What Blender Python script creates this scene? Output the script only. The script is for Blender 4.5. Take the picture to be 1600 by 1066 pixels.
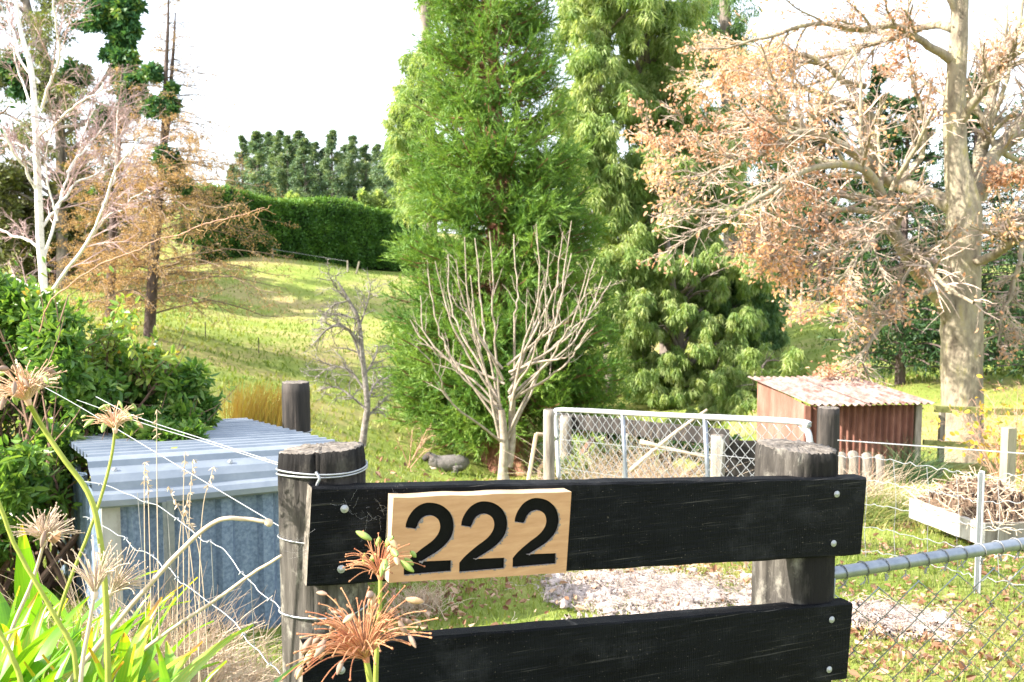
import bpy, math, random
import numpy as np
from mathutils import Vector, Matrix
R_ = math.radians
rng = np.random.default_rng(11)
random.seed(11)
for o in list(bpy.data.objects): bpy.data.objects.remove(o)
scn = bpy.context.scene
COL = scn.collection

# ------------------------------------------------------------------ camera, sky, sun, exposure
F = 1555.0; CX, CY = 800.0, 533.0; CAMZ = 1.6
PITCH = math.atan(123.0 / F)
cd = bpy.data.cameras.new('camera'); cam = bpy.data.objects.new('camera', cd); COL.objects.link(cam)
cd.sensor_width = 36; cd.lens = 36 * F / 1600; cd.clip_start = 0.05; cd.clip_end = 3000
cam.location = (0, 0, CAMZ); cam.rotation_euler = (math.pi / 2 - PITCH, 0, 0)
cd.dof.use_dof = True; cd.dof.focus_distance = 2.3; cd.dof.aperture_fstop = 11
scn.camera = cam

SUN_EL, SUN_AZ = R_(33), (-0.955, -0.295)          # where the sun stands, seen from the ground
w = bpy.data.worlds.new('World'); scn.world = w; w.use_nodes = True
nt = w.node_tree; nt.nodes.clear()
sky = nt.nodes.new('ShaderNodeTexSky'); sky.sky_type = 'NISHITA'; sky.sun_disc = False
sky.sun_elevation = SUN_EL; sky.sun_rotation = math.atan2(SUN_AZ[0], SUN_AZ[1])
sky.air_density = 1.0; sky.dust_density = 3.0; sky.ozone_density = 1.0
veil = nt.nodes.new('ShaderNodeMix'); veil.data_type = 'RGBA'; veil.inputs[0].default_value = 0.55
veil.inputs[7].default_value = (6.3, 6.6, 7.2, 1)    # thin even white cloud over the whole sky
bg = nt.nodes.new('ShaderNodeBackground'); bg.inputs[1].default_value = 0.13
wo = nt.nodes.new('ShaderNodeOutputWorld')
nt.links.new(sky.outputs[0], veil.inputs[6]); nt.links.new(veil.outputs[2], bg.inputs[0]); nt.links.new(bg.outputs[0], wo.inputs[0])

sd = bpy.data.lights.new('sun', 'SUN'); sun = bpy.data.objects.new('sun', sd); COL.objects.link(sun)
sd.energy = 5.0; sd.angle = R_(0.5); sd.color = (1.0, 0.93, 0.82)
S = Vector((SUN_AZ[0] * math.cos(SUN_EL), SUN_AZ[1] * math.cos(SUN_EL), math.sin(SUN_EL))).normalized()
sun.rotation_euler = S.to_track_quat('Z', 'Y').to_euler()
sun.location = (-20, -3, 30)

scn.view_settings.view_transform = 'Standard'; scn.view_settings.look = 'None'
scn.view_settings.gamma = 1; scn.view_settings.use_curve_mapping = False
scn.view_settings.exposure = 1.72
scn.cycles.max_bounces = 6; scn.cycles.diffuse_bounces = 3; scn.cycles.glossy_bounces = 2
scn.cycles.transmission_bounces = 4; scn.cycles.transparent_max_bounces = 4
scn.cycles.use_denoising = True
scn.cycles.caustics_reflective = False; scn.cycles.caustics_refractive = False

# ------------------------------------------------------------------ helpers
def P(px, py, Y):
    """the place at forward distance Y that the photograph shows at this pixel"""
    u = (px - CX) / F; v = (CY - py) / F
    d = np.array([u, math.cos(PITCH) + v * math.sin(PITCH), -math.sin(PITCH) + v * math.cos(PITCH)])
    return d * (Y / d[1]) + np.array([0, 0, CAMZ])
def ray_plane(px, py, p0, n):
    o = np.array([0, 0, CAMZ]); d = P(px, py, 1.0) - o
    return o + d * (np.dot(np.asarray(p0) - o, n) / np.dot(d, n))
def unit(v):
    v = np.asarray(v, float); return v / np.maximum(np.linalg.norm(v, axis=-1, keepdims=True), 1e-9)
def rv(*s): return unit(rng.normal(size=s + (3,)))
U01 = lambda *s: rng.random(s)

WL = {}
class MB:
    """collects vertices and faces, then links them as ONE mesh object"""
    def __init__(s): s.v = []; s.f = []; s.n = 0; s.mi = []; s.r = []
    def add(s, V, Fc, mat=0, rnd=None):
        V = np.asarray(V, float).reshape(-1, 3); Fc = np.asarray(Fc, int)
        if len(Fc) == 0: return s
        s.v.append(V); s.f.append(Fc + s.n); s.n += len(V)
        s.mi.append(np.full(len(Fc), mat)); s.r.append(np.broadcast_to(np.asarray(0.5 if rnd is None else rnd, float), (len(Fc),)))
        return s
    def mesh(s, name, mats, smooth=False, off=(0, 0, 0)):
        me = bpy.data.meshes.new(name)
        V = np.concatenate(s.v) - np.asarray(off); me.vertices.add(len(V)); me.vertices.foreach_set('co', V.ravel())
        ls = np.concatenate([f.ravel() for f in s.f]); ct = np.concatenate([np.full(len(f), f.shape[1]) for f in s.f])
        me.loops.add(len(ls)); me.loops.foreach_set('vertex_index', ls)
        me.polygons.add(len(ct)); me.polygons.foreach_set('loop_start', np.concatenate([[0], np.cumsum(ct)[:-1]]))
        me.polygons.foreach_set('material_index', np.concatenate(s.mi))
        for m in (mats if isinstance(mats, (list, tuple)) else [mats]): me.materials.append(m)
        a = me.attributes.new('rnd', 'FLOAT', 'FACE'); a.data.foreach_set('value', np.concatenate(s.r).astype(np.float32))
        me.polygons.foreach_set('use_smooth', np.full(len(ct), smooth))
        me.update(calc_edges=True); me.validate(); return me
    def build(s, name, mats, parent=None, label=None, cat=None, group=None, kind=None, smooth=False, loc=None):
        off = WL[parent.name] if parent else (np.zeros(3) if loc is None else np.asarray(loc))
        o = bpy.data.objects.new(name, s.mesh(name, mats, smooth, off)); COL.objects.link(o)
        if parent: o.parent = parent
        else: o.location = off
        WL[o.name] = off; tag(o, label, cat, group, kind); return o
def tag(o, label=None, cat=None, group=None, kind=None):
    for k, v in (('label', label), ('category', cat), ('group', group), ('kind', kind)):
        if v: o[k] = v
    return o
def thing(name, label, cat, loc, group=None):
    o = bpy.data.objects.new(name, None); COL.objects.link(o); o.location = loc; o.empty_display_size = .2
    WL[o.name] = np.asarray(loc, float); return tag(o, label, cat, group)
def put(me, name, parent, loc, rot=(0, 0, 0), sc=(1, 1, 1)):
    """another object on the same mesh, placed in world space under its thing"""
    o = bpy.data.objects.new(name, me); COL.objects.link(o)
    base = WL[parent.name] if parent else np.zeros(3)
    o.parent = parent; o.location = Vector(np.asarray(loc) - base)
    if isinstance(rot, Matrix): o.rotation_euler = rot.to_euler()
    else: o.rotation_euler = rot
    o.scale = sc; WL[o.name] = np.asarray(loc, float); return o

def tubes(mb, Pt, Rd, sides=4, mat=0, rnd=None, cap=False):
    """Pt (N,K,3), Rd (N,K)"""
    Pt = np.asarray(Pt, float); Rd = np.asarray(Rd, float)
    if Pt.ndim == 2: Pt = Pt[None]; Rd = np.broadcast_to(Rd, Pt.shape[:2])
    N, K, _ = Pt.shape
    if N == 0: return
    T = unit(np.gradient(Pt, axis=1)); m = unit(T.mean(1))
    ref = np.where(np.abs(m[:, 2:3]) < .8, np.array([[0, 0, 1.]]), np.array([[1., 0, 0]]))
    ref = unit(ref - (ref * m).sum(-1, keepdims=True) * m)[:, None, :]
    Un = unit(ref - (ref * T).sum(-1, keepdims=True) * T); Vn = np.cross(T, Un)
    a = np.arange(sides) * 2 * math.pi / sides
    V = Pt[:, :, None] + Rd[:, :, None, None] * (np.cos(a)[None, None, :, None] * Un[:, :, None] + np.sin(a)[None, None, :, None] * Vn[:, :, None])
    i = np.arange(N * K * sides).reshape(N, K, sides)
    j = np.roll(i, -1, 2)
    q = np.stack([i[:, :-1], j[:, :-1], j[:, 1:], i[:, 1:]], -1)
    r = None if rnd is None else np.repeat(np.broadcast_to(rnd, (N,)), (K - 1) * sides)
    base = mb.n; mb.add(V, q.reshape(-1, 4), mat, r)
    if cap:
        for ring in (i[:, 0, ::-1], i[:, -1]): mb.add(np.zeros((0, 3)), ring + base - mb.n, mat)
def smooth_path(pts, K):
    pts = np.asarray(pts, float); n = len(pts)
    if n == 2: t = np.linspace(0, 1, K)[:, None]; return pts[0] * (1 - t) + pts[1] * t
    e = np.vstack([2 * pts[0] - pts[1], pts, 2 * pts[-1] - pts[-2]]); out = []
    for x in np.linspace(0, n - 1 - 1e-6, K):
        i = int(x); t = x - i; a, b, c, d = e[i:i + 4]
        out.append(.5 * (2 * b + (c - a) * t + (2 * a - 5 * b + 4 * c - d) * t * t + (3 * b - a - 3 * c + d) * t ** 3))
    return np.array(out)
def pxpath(pts, K):
    """pts: (px,py,Y,radius px) -> points and radii"""
    q = np.array([list(P(a, b, c)) + [r * c / F] for a, b, c, r in pts]); q = smooth_path(q, K)
    return q[:, :3], np.maximum(q[:, 3], .002)
def spawn(Pp, Rp, n, t0, t1, ang, Lf, K, rr, wig, grav, asd=.2, absL=None, rmin=.003, tip=.35, bias=None):
    Pp = np.asarray(Pp); Rp = np.asarray(Rp); N, Kp, _ = Pp.shape
    t = t0 + (t1 - t0) * ((np.arange(n)[None] + U01(N, n)) / n)
    x = t * (Kp - 1); i0 = np.clip(x.astype(int), 0, Kp - 2); fr = (x - i0)[..., None]; ii = np.arange(N)[:, None]
    A = Pp[ii, i0]; B = Pp[ii, i0 + 1]; pos = A * (1 - fr) + B * fr; tan = unit(B - A)
    rad = Rp[ii, i0] * (1 - fr[..., 0]) + Rp[ii, i0 + 1] * fr[..., 0]
    pl = np.linalg.norm(np.diff(Pp, axis=1), axis=-1).sum(1)[:, None]
    pr = rv(N, n)
    if bias is not None: pr = pr + np.asarray(bias)
    perp = unit(pr - (pr * tan).sum(-1, keepdims=True) * tan)
    a = (ang + asd * rng.normal(size=(N, n)))[..., None]
    d = tan * np.cos(a) + perp * np.sin(a)
    L = (absL if absL is not None else pl * Lf * (1 - .45 * t)) * (.55 + .8 * U01(N, n))
    M = N * n; d = d.reshape(M, 3); pos = pos.reshape(M, 3); L = L.reshape(M); r0 = np.maximum(rad.reshape(M) * rr, rmin)
    out = [pos]
    for k in range(K - 1):
        d = unit(d + wig * rng.normal(size=(M, 3)) + np.array([0, 0, grav])); pos = pos + d * (L / (K - 1))[:, None]; out.append(pos)
    Rr = r0[:, None] * np.linspace(1, tip, K)[None]
    return np.stack(out, 1), Rr
def leafq(mb, pos, d, L, W, rnd, mat=0, bend=0.0, two=False, tri=False):
    pos = np.asarray(pos); M = len(pos); d = unit(d); L = np.broadcast_to(L, (M,))[:, None]; W = np.broadcast_to(W, (M,))[:, None]
    sd_ = unit(np.cross(d, rv(M))); nn = np.cross(d, sd_)
    a, b, c = pos, pos + d * L, pos + d * L * .45
    if tri:
        V = np.stack([a - sd_ * W * .4, a + sd_ * W * .4 + nn * W * .2, b], 1); mb.add(V, np.arange(M * 3).reshape(M, 3), mat, rnd)
    elif not two:
        V = np.stack([a, c + sd_ * W / 2 + nn * bend * L, b, c - sd_ * W / 2 + nn * bend * L], 1)
        mb.add(V, np.arange(M * 4).reshape(M, 4), mat, rnd)
    else:
        V = np.stack([a, a + d * L * .3 + sd_ * W / 2 + nn * W * .25, a + d * L * .7 + sd_ * W * .42 + nn * W * .2 - nn * bend * L * .5, b - nn * bend * L,
                      a + d * L * .7 - sd_ * W * .42 + nn * W * .2 - nn * bend * L * .5, a + d * L * .3 - sd_ * W / 2 + nn * W * .25], 1)
        i = (np.arange(M) * 6)[:, None]
        mb.add(V, np.concatenate([i + np.array([[0, 1, 2, 3]]), i + np.array([[0, 3, 4, 5]])]), mat, np.concatenate([np.broadcast_to(rnd, (M,))] * 2))
def clump(mb, c, r, n, L, W, hang=.8, sub=9, flat=1.0, mat=0, base=None, spread=.5, shell=.45, tri=False):
    """leaf clumps: every centre c (N,3) with radius r becomes `sub` smaller puffs of n leaves in all"""
    c = np.asarray(c, float).reshape(-1, 3); r = np.broadcast_to(r, (len(c),)); N = len(c)
    sc_ = c[:, None] + rv(N, sub) * (r[:, None, None] * (.35 + .6 * U01(N, sub, 1))) * np.array([1, 1, flat])
    sr = r[:, None] * (.28 + .25 * U01(N, sub)); tone = U01(N, sub) * .55
    per = max(1, n // sub); dd = rv(N, sub, per)
    pos = sc_[:, :, None] + dd * (sr[:, :, None, None] * U01(N, sub, per, 1) ** shell)
    ld = dd * spread + rv(N, sub, per) * .6 + np.array([0, 0, -hang])
    M = N * sub * per
    rnd = np.clip(tone[:, :, None] + .45 * U01(N, sub, per), 0, 1).ravel()
    leafq(mb, pos.reshape(M, 3), ld.reshape(M, 3), L * (.6 + .8 * U01(M)), W * (.7 + .6 * U01(M)), rnd, mat, tri=tri)
    return sc_.reshape(-1, 3)
def in_poly(p, n):
    p = np.asarray(p, float); lo, hi = p.min(0), p.max(0); out = []
    while len(out) < n:
        x, y = lo + (hi - lo) * rng.random(2); c = False; j = len(p) - 1
        for i in range(len(p)):
            if (p[i][1] > y) != (p[j][1] > y) and x < (p[j][0] - p[i][0]) * (y - p[i][1]) / (p[j][1] - p[i][1]) + p[i][0]: c = not c
            j = i
        if c: out.append((x, y))
    return out
def box(mb, o, ax, ay, az, mat=0, rnd=None):
    o, ax, ay, az = (np.asarray(q, float) for q in (o, ax, ay, az))
    V = [o + i * ax + j * ay + k * az for k in (0, 1) for j in (0, 1) for i in (0, 1)]
    mb.add(V, [(0, 2, 3, 1), (4, 5, 7, 6), (0, 1, 5, 4), (2, 6, 7, 3), (0, 4, 6, 2), (1, 3, 7, 5)], mat, rnd); return mb
def plank(mb, a, b, up, nrm, h, t, K=24, ch=.004, jit=.0015, mat=0, capmat=0):
    """a sawn plank from a to b (its top front edge), h down along -up, t back along -nrm, chamfered and a little uneven"""
    a, b, up, nrm = (np.asarray(q, float) for q in (a, b, up, nrm))
    pr = np.array([(ch, 0), (h - ch, 0), (h, ch), (h, t - ch), (h - ch, t), (ch, t), (0, t - ch), (0, ch)])
    tt = np.linspace(0, 1, K); n = len(pr); V = []
    for k in tt:
        c = a + (b - a) * k
        j = jit * rng.normal(size=(n, 2))
        V += [c - up * (p[0] + q[0]) - nrm * (p[1] + q[1] * .5) for p, q in zip(pr, j)]
    i = np.arange(K * n).reshape(K, n); j = np.roll(i, -1, 1)
    base = mb.n; mb.add(V, np.stack([i[:-1], j[:-1], j[1:], i[1:]], -1).reshape(-1, 4), mat)
    mb.add(np.zeros((0, 3)), np.array([i[0, ::-1], i[-1]]) + base - mb.n, capmat); return mb
def sheet(mb, a, b, c, prof, mat=0, J=2, thick=.0012):
    """profiled sheet: a->b along the ribs, a->c across; prof = (fraction, height) across"""
    a, b, c = (np.asarray(q, float) for q in (a, b, c)); n = unit(np.cross(b - a, c - a))
    if n[2] < 0 and abs(n[2]) > .3: n = -n
    V = np.array([[a + (b - a) * s + (c - a) * f + n * h for f, h in prof] for s in np.linspace(0, 1, J)])
    K = len(prof); i = np.arange(J * K).reshape(J, K)
    q = np.stack([i[:-1, :-1], i[:-1, 1:], i[1:, 1:], i[1:, :-1]], -1).reshape(-1, 4)
    mb.add(V, q, mat); mb.add(V - n * thick, q[:, ::-1], mat); return n

# ------------------------------------------------------------------ materials
def new_mat(name):
    m = bpy.data.materials.new(name); m.use_nodes = True; t = m.node_tree
    return m, t, t.nodes['Principled BSDF']
def ramp(t, cols, pos=None):
    r = t.nodes.new('ShaderNodeValToRGB'); e = r.color_ramp.elements
    pos = pos or [i / (len(cols) - 1) for i in range(len(cols))]
    while len(e) < len(cols): e.new(.5)
    for k, (c, p) in enumerate(zip(cols, pos)): e[k].position = p; e[k].color = (*c, 1)
    return r
def mat(name, cols, scale=8, stretch=(1, 1, 1), rough=.8, bump=.3, bscale=40, metal=0, pos=None, detail=6, spec=.3, coords='Object', bd=.01):
    m, t, b = new_mat(name); L = t.links.new
    tc = t.nodes.new('ShaderNodeTexCoord'); mp = t.nodes.new('ShaderNodeMapping'); mp.inputs['Scale'].default_value = stretch
    L(tc.outputs[coords], mp.inputs[0])
    n1 = t.nodes.new('ShaderNodeTexNoise'); n1.inputs['Scale'].default_value = scale; n1.inputs['Detail'].default_value = detail; n1.inputs['Roughness'].default_value = .65
    L(mp.outputs[0], n1.inputs['Vector'])
    r = ramp(t, cols, pos or [.3 + .4 * i / max(1, len(cols) - 1) for i in range(len(cols))]); L(n1.outputs[0], r.inputs[0])
    L(r.outputs[0], b.inputs['Base Color'])
    n2 = t.nodes.new('ShaderNodeTexNoise'); n2.inputs['Scale'].default_value = bscale; n2.inputs['Detail'].default_value = 5
    L(mp.outputs[0], n2.inputs['Vector'])
    bp = t.nodes.new('ShaderNodeBump'); bp.inputs['Strength'].default_value = bump; bp.inputs['Distance'].default_value = bd
    L(n2.outputs[0], bp.inputs['Height']); L(bp.outputs[0], b.inputs['Normal'])
    b.inputs['Roughness'].default_value = rough; b.inputs['Metallic'].default_value = metal; b.inputs['Specular IOR Level'].default_value = spec
    return m
def leaf_mat(name, cols, trans=.35, rough=.5, spec=.3, tint=(1.25, 1.2, .6)):
    m, t, b = new_mat(name); L = t.links.new
    at = t.nodes.new('ShaderNodeAttribute'); at.attribute_name = 'rnd'
    r = ramp(t, cols); L(at.outputs['Fac'], r.inputs[0])
    L(r.outputs[0], b.inputs['Base Color']); b.inputs['Roughness'].default_value = rough; b.inputs['Specular IOR Level'].default_value = spec
    if trans > 0:
        mu = t.nodes.new('ShaderNodeMix'); mu.data_type = 'RGBA'; mu.blend_type = 'MULTIPLY'; mu.inputs[0].default_value = 1; mu.inputs[7].default_value = (*tint, 1)
        L(r.outputs[0], mu.inputs[6])
        tr = t.nodes.new('ShaderNodeBsdfTranslucent'); L(mu.outputs[2], tr.inputs[0])
        mx = t.nodes.new('ShaderNodeMixShader'); mx.inputs[0].default_value = trans
        L(b.outputs[0], mx.inputs[1]); L(tr.outputs[0], mx.inputs[2]); L(mx.outputs[0], t.nodes['Material Output'].inputs[0])
    return m

M = {}
M['seq'] = leaf_mat('sequoia_foliage', [(.055, .125, .03), (.10, .205, .042), (.18, .30, .055), (.29, .40, .085)], .33)
M['seq_bark'] = mat('sequoia_bark', [(.10, .04, .025), (.24, .11, .07), (.33, .17, .11)], 6, (1, 1, .12), bump=.9, bscale=9, bd=.06)
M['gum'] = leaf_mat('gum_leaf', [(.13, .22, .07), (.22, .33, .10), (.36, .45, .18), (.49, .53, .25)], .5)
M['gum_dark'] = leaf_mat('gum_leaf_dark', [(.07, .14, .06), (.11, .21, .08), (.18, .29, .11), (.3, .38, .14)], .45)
M['gum_mix'] = leaf_mat('gum_leaf_mixed', [(.07, .08, .06), (.13, .13, .08), (.15, .20, .04), (.30, .27, .06)], .3)
M['gum_bark'] = mat('gum_bark', [(.08, .06, .05), (.19, .155, .135), (.30, .255, .22)], 5, (1, 1, .25), bump=.4)
M['pop'] = leaf_mat('row_tree_leaf', [(.08, .15, .09), (.13, .21, .12), (.20, .28, .15), (.33, .38, .17)], .25)  # distance haze put into this paler, bluish leaf colour
M['hedge'] = leaf_mat('hedge_leaf', [(.035, .095, .02), (.065, .16, .028), (.11, .23, .036), (.19, .31, .05)], .25)
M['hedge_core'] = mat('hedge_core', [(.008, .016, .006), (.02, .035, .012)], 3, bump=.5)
M['conifer'] = leaf_mat('dark_conifer', [(.012, .035, .014), (.022, .06, .02), (.04, .09, .025), (.08, .14, .035)], .2)
M['oakleaf'] = leaf_mat('oak_leaf', [(.44, .23, .14), (.57, .35, .23), (.67, .46, .33), (.74, .48, .19)], .5, tint=(1.2, 1.05, .8))
M['oakbark'] = mat('oak_bark', [(.10, .08, .06), (.22, .185, .135), (.32, .28, .20), (.33, .29, .12)], 7, (1, 1, .35), bump=.8, bscale=26, bd=.03)
M['oaktwig'] = mat('oak_twig', [(.31, .23, .18), (.50, .40, .33)], 6, bump=.1)
M['birch'] = mat('birch_bark', [(.30, .27, .25), (.66, .62, .58), (.74, .71, .68)], 9, (1, 1, 1.5), bump=.2, pos=[.3, .42, .7])
M['birchtwig'] = mat('birch_twig', [(.30, .19, .18), (.46, .34, .33)], 5, bump=.1)
M['larchbark'] = mat('larch_bark', [(.035, .025, .024), (.09, .065, .058), (.15, .11, .10)], 9, (1, 1, .4), bump=.8, bscale=30, bd=.02)
M['larchtwig'] = mat('larch_twig', [(.14, .10, .07), (.26, .19, .13)], 5, bump=.1)
M['larchneedle'] = leaf_mat('larch_needle', [(.27, .17, .09), (.40, .265, .12), (.50, .34, .16), (.56, .41, .2)], .35, tint=(1.2, 1, .6))
M['ivy'] = leaf_mat('ivy_leaf', [(.03, .09, .05), (.05, .14, .06), (.08, .18, .06), (.22, .28, .05)], .35)
M['scrub'] = leaf_mat('scrub_leaf', [(.06, .06, .045), (.10, .10, .05), (.12, .15, .04), (.2, .17, .08)], .25)
M['apple'] = mat('apple_bark', [(.08, .068, .06), (.19, .168, .15), (.34, .32, .285)], 14, bump=.3)
M['whitebark'] = mat('pale_fruit_tree_bark', [(.17, .13, .10), (.32, .265, .215), (.43, .37, .31)], 12, (1, 1, .6), bump=.3)
M['shrubleaf'] = leaf_mat('shrub_leaf', [(.04, .12, .03), (.095, .21, .04), (.20, .33, .06), (.36, .43, .09)], .4, rough=.35, spec=.5)
M['yellowleaf'] = leaf_mat('yellow_leaf', [(.25, .30, .04), (.5, .42, .06), (.55, .32, .05)], .4)
M['stem_brown'] = mat('brown_stem', [(.12, .07, .05), (.26, .16, .11)], 10, bump=.2)
M['cane'] = mat('pink_cane', [(.36, .2, .13), (.5, .31, .22)], 10, bump=.1)
M['agleaf'] = leaf_mat('agapanthus_leaf', [(.07, .22, .02), (.13, .32, .025), (.22, .42, .03), (.5, .5, .03)], .45, rough=.3, spec=.5, tint=(1.4, 1.3, .4))
M['agstem'] = mat('flower_stem_green', [(.22, .26, .04), (.36, .40, .08)], 20, bump=.1)
M['drystem'] = mat('dry_stalk', [(.42, .32, .22), (.60, .49, .37)], 18, (1, 1, .3), bump=.2)
M['pedicel'] = mat('seed_head_spokes', [(.50, .27, .15), (.62, .42, .28), (.66, .5, .36)], 14, bump=.05)
M['pedicel_red'] = mat('seed_head_spokes_red', [(.32, .09, .05), (.44, .2, .1), (.52, .33, .18)], 25, bump=.05)
M['pedicel_dry'] = mat('seed_head_spokes_dry', [(.46, .34, .25), (.62, .5, .39)], 14, bump=.05)
M['pod_green'] = mat('seed_pod_green', [(.16, .26, .05), (.36, .44, .14)], 40, bump=.1, rough=.5)
M['pod_tan'] = mat('seed_pod_tan', [(.40, .23, .12), (.58, .42, .26)], 40, bump=.2)
M['pod_grey'] = mat('withered_pod', [(.15, .09, .065), (.38, .27, .2)], 40, bump=.2)
M['drygrass'] = leaf_mat('dry_grass', [(.48, .36, .24), (.62, .5, .37), (.74, .63, .5)], .3, tint=(1.1, 1, .8))
M['tussock'] = leaf_mat('golden_tussock', [(.40, .28, .07), (.5, .38, .12), (.46, .46, .1)], .35, tint=(1.2, 1, .5))
M['grass'] = leaf_mat('grass_blade', [(.11, .18, .035), (.18, .25, .05), (.28, .31, .08), (.42, .37, .16)], .4, tint=(1.3, 1.2, .5))
M['litter'] = leaf_mat('fallen_leaf', [(.12, .06, .03), (.26, .13, .07), (.38, .23, .14), (.5, .36, .25)], .15, tint=(1, 1, .8))
M['wool'] = mat('sheep_wool', [(.26, .19, .15), (.50, .42, .38), (.62, .55, .51)], 14, bump=1.0, bscale=60, bd=.02)

# ground: pasture with straw patches, bare soil and dead leaves
def ground_mat():
    m, t, b = new_mat('pasture'); L = t.links.new
    tc = t.nodes.new('ShaderNodeTexCoord')
    def noise(s, d=6, rg=.6):
        n = t.nodes.new('ShaderNodeTexNoise'); n.inputs['Scale'].default_value = s; n.inputs['Detail'].default_value = d; n.inputs['Roughness'].default_value = rg
        L(tc.outputs['Object'], n.inputs['Vector']); return n
    r1 = ramp(t, [(.145, .195, .04), (.215, .27, .058), (.285, .32, .085)], [.3, .5, .7]); L(noise(1.7, 8, .7).outputs[0], r1.inputs[0])
    r2 = ramp(t, [(.33, .24, .13), (.42, .36, .15)], [.35, .65]); L(noise(5, 6).outputs[0], r2.inputs[0])
    f = ramp(t, [(0, 0, 0), (1, 1, 1)], [.47, .66]); L(noise(.22, 9, .68).outputs[0], f.inputs[0])
    mx = t.nodes.new('ShaderNodeMix'); mx.data_type = 'RGBA'; L(f.outputs[0], mx.inputs[0]); L(r1.outputs[0], mx.inputs[6]); L(r2.outputs[0], mx.inputs[7])
    L(mx.outputs[2], b.inputs['Base Color'])
    bp = t.nodes.new('ShaderNodeBump'); bp.inputs['Strength'].default_value = 1.0; bp.inputs['Distance'].default_value = .06
    L(noise(4, 8, .75).outputs[0], bp.inputs['Height']); L(bp.outputs[0], b.inputs['Normal'])
    b.inputs['Roughness'].default_value = .95; b.inputs['Specular IOR Level'].default_value = .1
    return m
M['ground'] = ground_mat()

# ------------------------------------------------------------------ terrain
GP = [(0, 0, 0), (3, 0, 0), (0, -12, .5), (-14, -12, 2), (14, -12, 0), (-4, 0, .5), (-1.1, 1.4, .62), (-.75, 1.5, .56), (-1.0, 1.9, .42), (-.4, 2.2, .03), (.8, 2.7, -.03), (2.4, 3, -.12)]
for a in [(420, 1010, 4.4), (1000, 935, 5.2), (1400, 965, 4.9), (1460, 1062, 4.0), (1400, 860, 7.0), (1545, 852, 7.8), (1370, 745, 11.3), (1510, 728, 15),
          (700, 734, 26), (800, 745, 28), (787, 750, 20), (568, 698, 18), (390, 655, 20), (480, 668, 17), (230, 610, 16), (310, 598, 24), (238, 530, 31), (168, 500, 33),
          (450, 592, 31), (600, 642, 30), (750, 698, 29), (450, 500, 48), (550, 420, 65), (400, 400, 60), (625, 426, 68), (700, 520, 45), (300, 415, 62), (120, 420, 60),
          (1280, 612, 25), (1280, 548, 40), (1280, 500, 48), (1280, 470, 58), (1500, 500, 45), (1050, 665, 33), (1000, 560, 48), (900, 450, 66), (1700, 560, 30), (1800, 640, 20),
          (690, 746, 23), (620, 748, 22), (650, 756, 18), (700, 790, 13), (900, 800, 12), (1060, 800, 10), (500, 700, 13), (850, 770, 16), (1100, 770, 14), (500, 350, 95), (1000, 400, 95), (-200, 350, 70), (40, 640, 12), (-300, 500, 25)]:
    GP.append(tuple(P(*a)))
GP = np.array(GP)
def tps_fit(p):
    n = len(p); d = np.linalg.norm(p[:, None, :2] - p[None, :, :2], axis=-1); K = np.where(d > 0, d * d * np.log(np.maximum(d, 1e-9)), 0) + np.eye(n) * .3
    Q = np.hstack([np.ones((n, 1)), p[:, :2]]); A = np.block([[K, Q], [Q.T, np.zeros((3, 3))]])
    return np.linalg.solve(A, np.concatenate([p[:, 2], np.zeros(3)]))
TW = tps_fit(GP)
def zt(x, y):
    x = np.asarray(x, float); y = np.asarray(y, float); sh = x.shape
    X = np.clip(x.ravel(), -60, 60); Y = np.clip(y.ravel(), -14, 100)
    d = np.sqrt((X[:, None] - GP[None, :, 0]) ** 2 + (Y[:, None] - GP[None, :, 1]) ** 2)
    z = (np.where(d > 0, d * d * np.log(np.maximum(d, 1e-9)), 0) @ TW[:-3]) + TW[-3] + TW[-2] * X + TW[-1] * Y
    z = z + .012 * np.sin(X * 7.1 + np.sin(Y * 5.3)) * np.sin(Y * 6.3 + np.sin(X * 4.7)) + .05 * np.sin(X * 1.1 + 2 * np.sin(Y * .7)) * np.sin(Y * .9)
    return z.reshape(sh)
def G(x, y): return np.array([x, y, float(zt(np.array([x]), np.array([y]))[0])])
def ground_grid():
    u = np.linspace(-1, 1, 261); xs = 320 * np.sinh(5.6 * u) / math.sinh(5.6)
    u = np.linspace(-.72, 1, 300); ys = 4 + 420 * np.sinh(5.6 * u) / math.sinh(5.6)
    X, Y = np.meshgrid(xs, ys); Z = zt(X, Y); i = np.arange(X.size).reshape(X.shape)
    mb = MB(); mb.add(np.stack([X, Y, Z], -1), np.stack([i[:-1, :-1], i[:-1, 1:], i[1:, 1:], i[1:, :-1]], -1).reshape(-1, 4))
    return mb.build('ground', M['ground'], kind='structure', smooth=True)
ground_grid()

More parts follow.
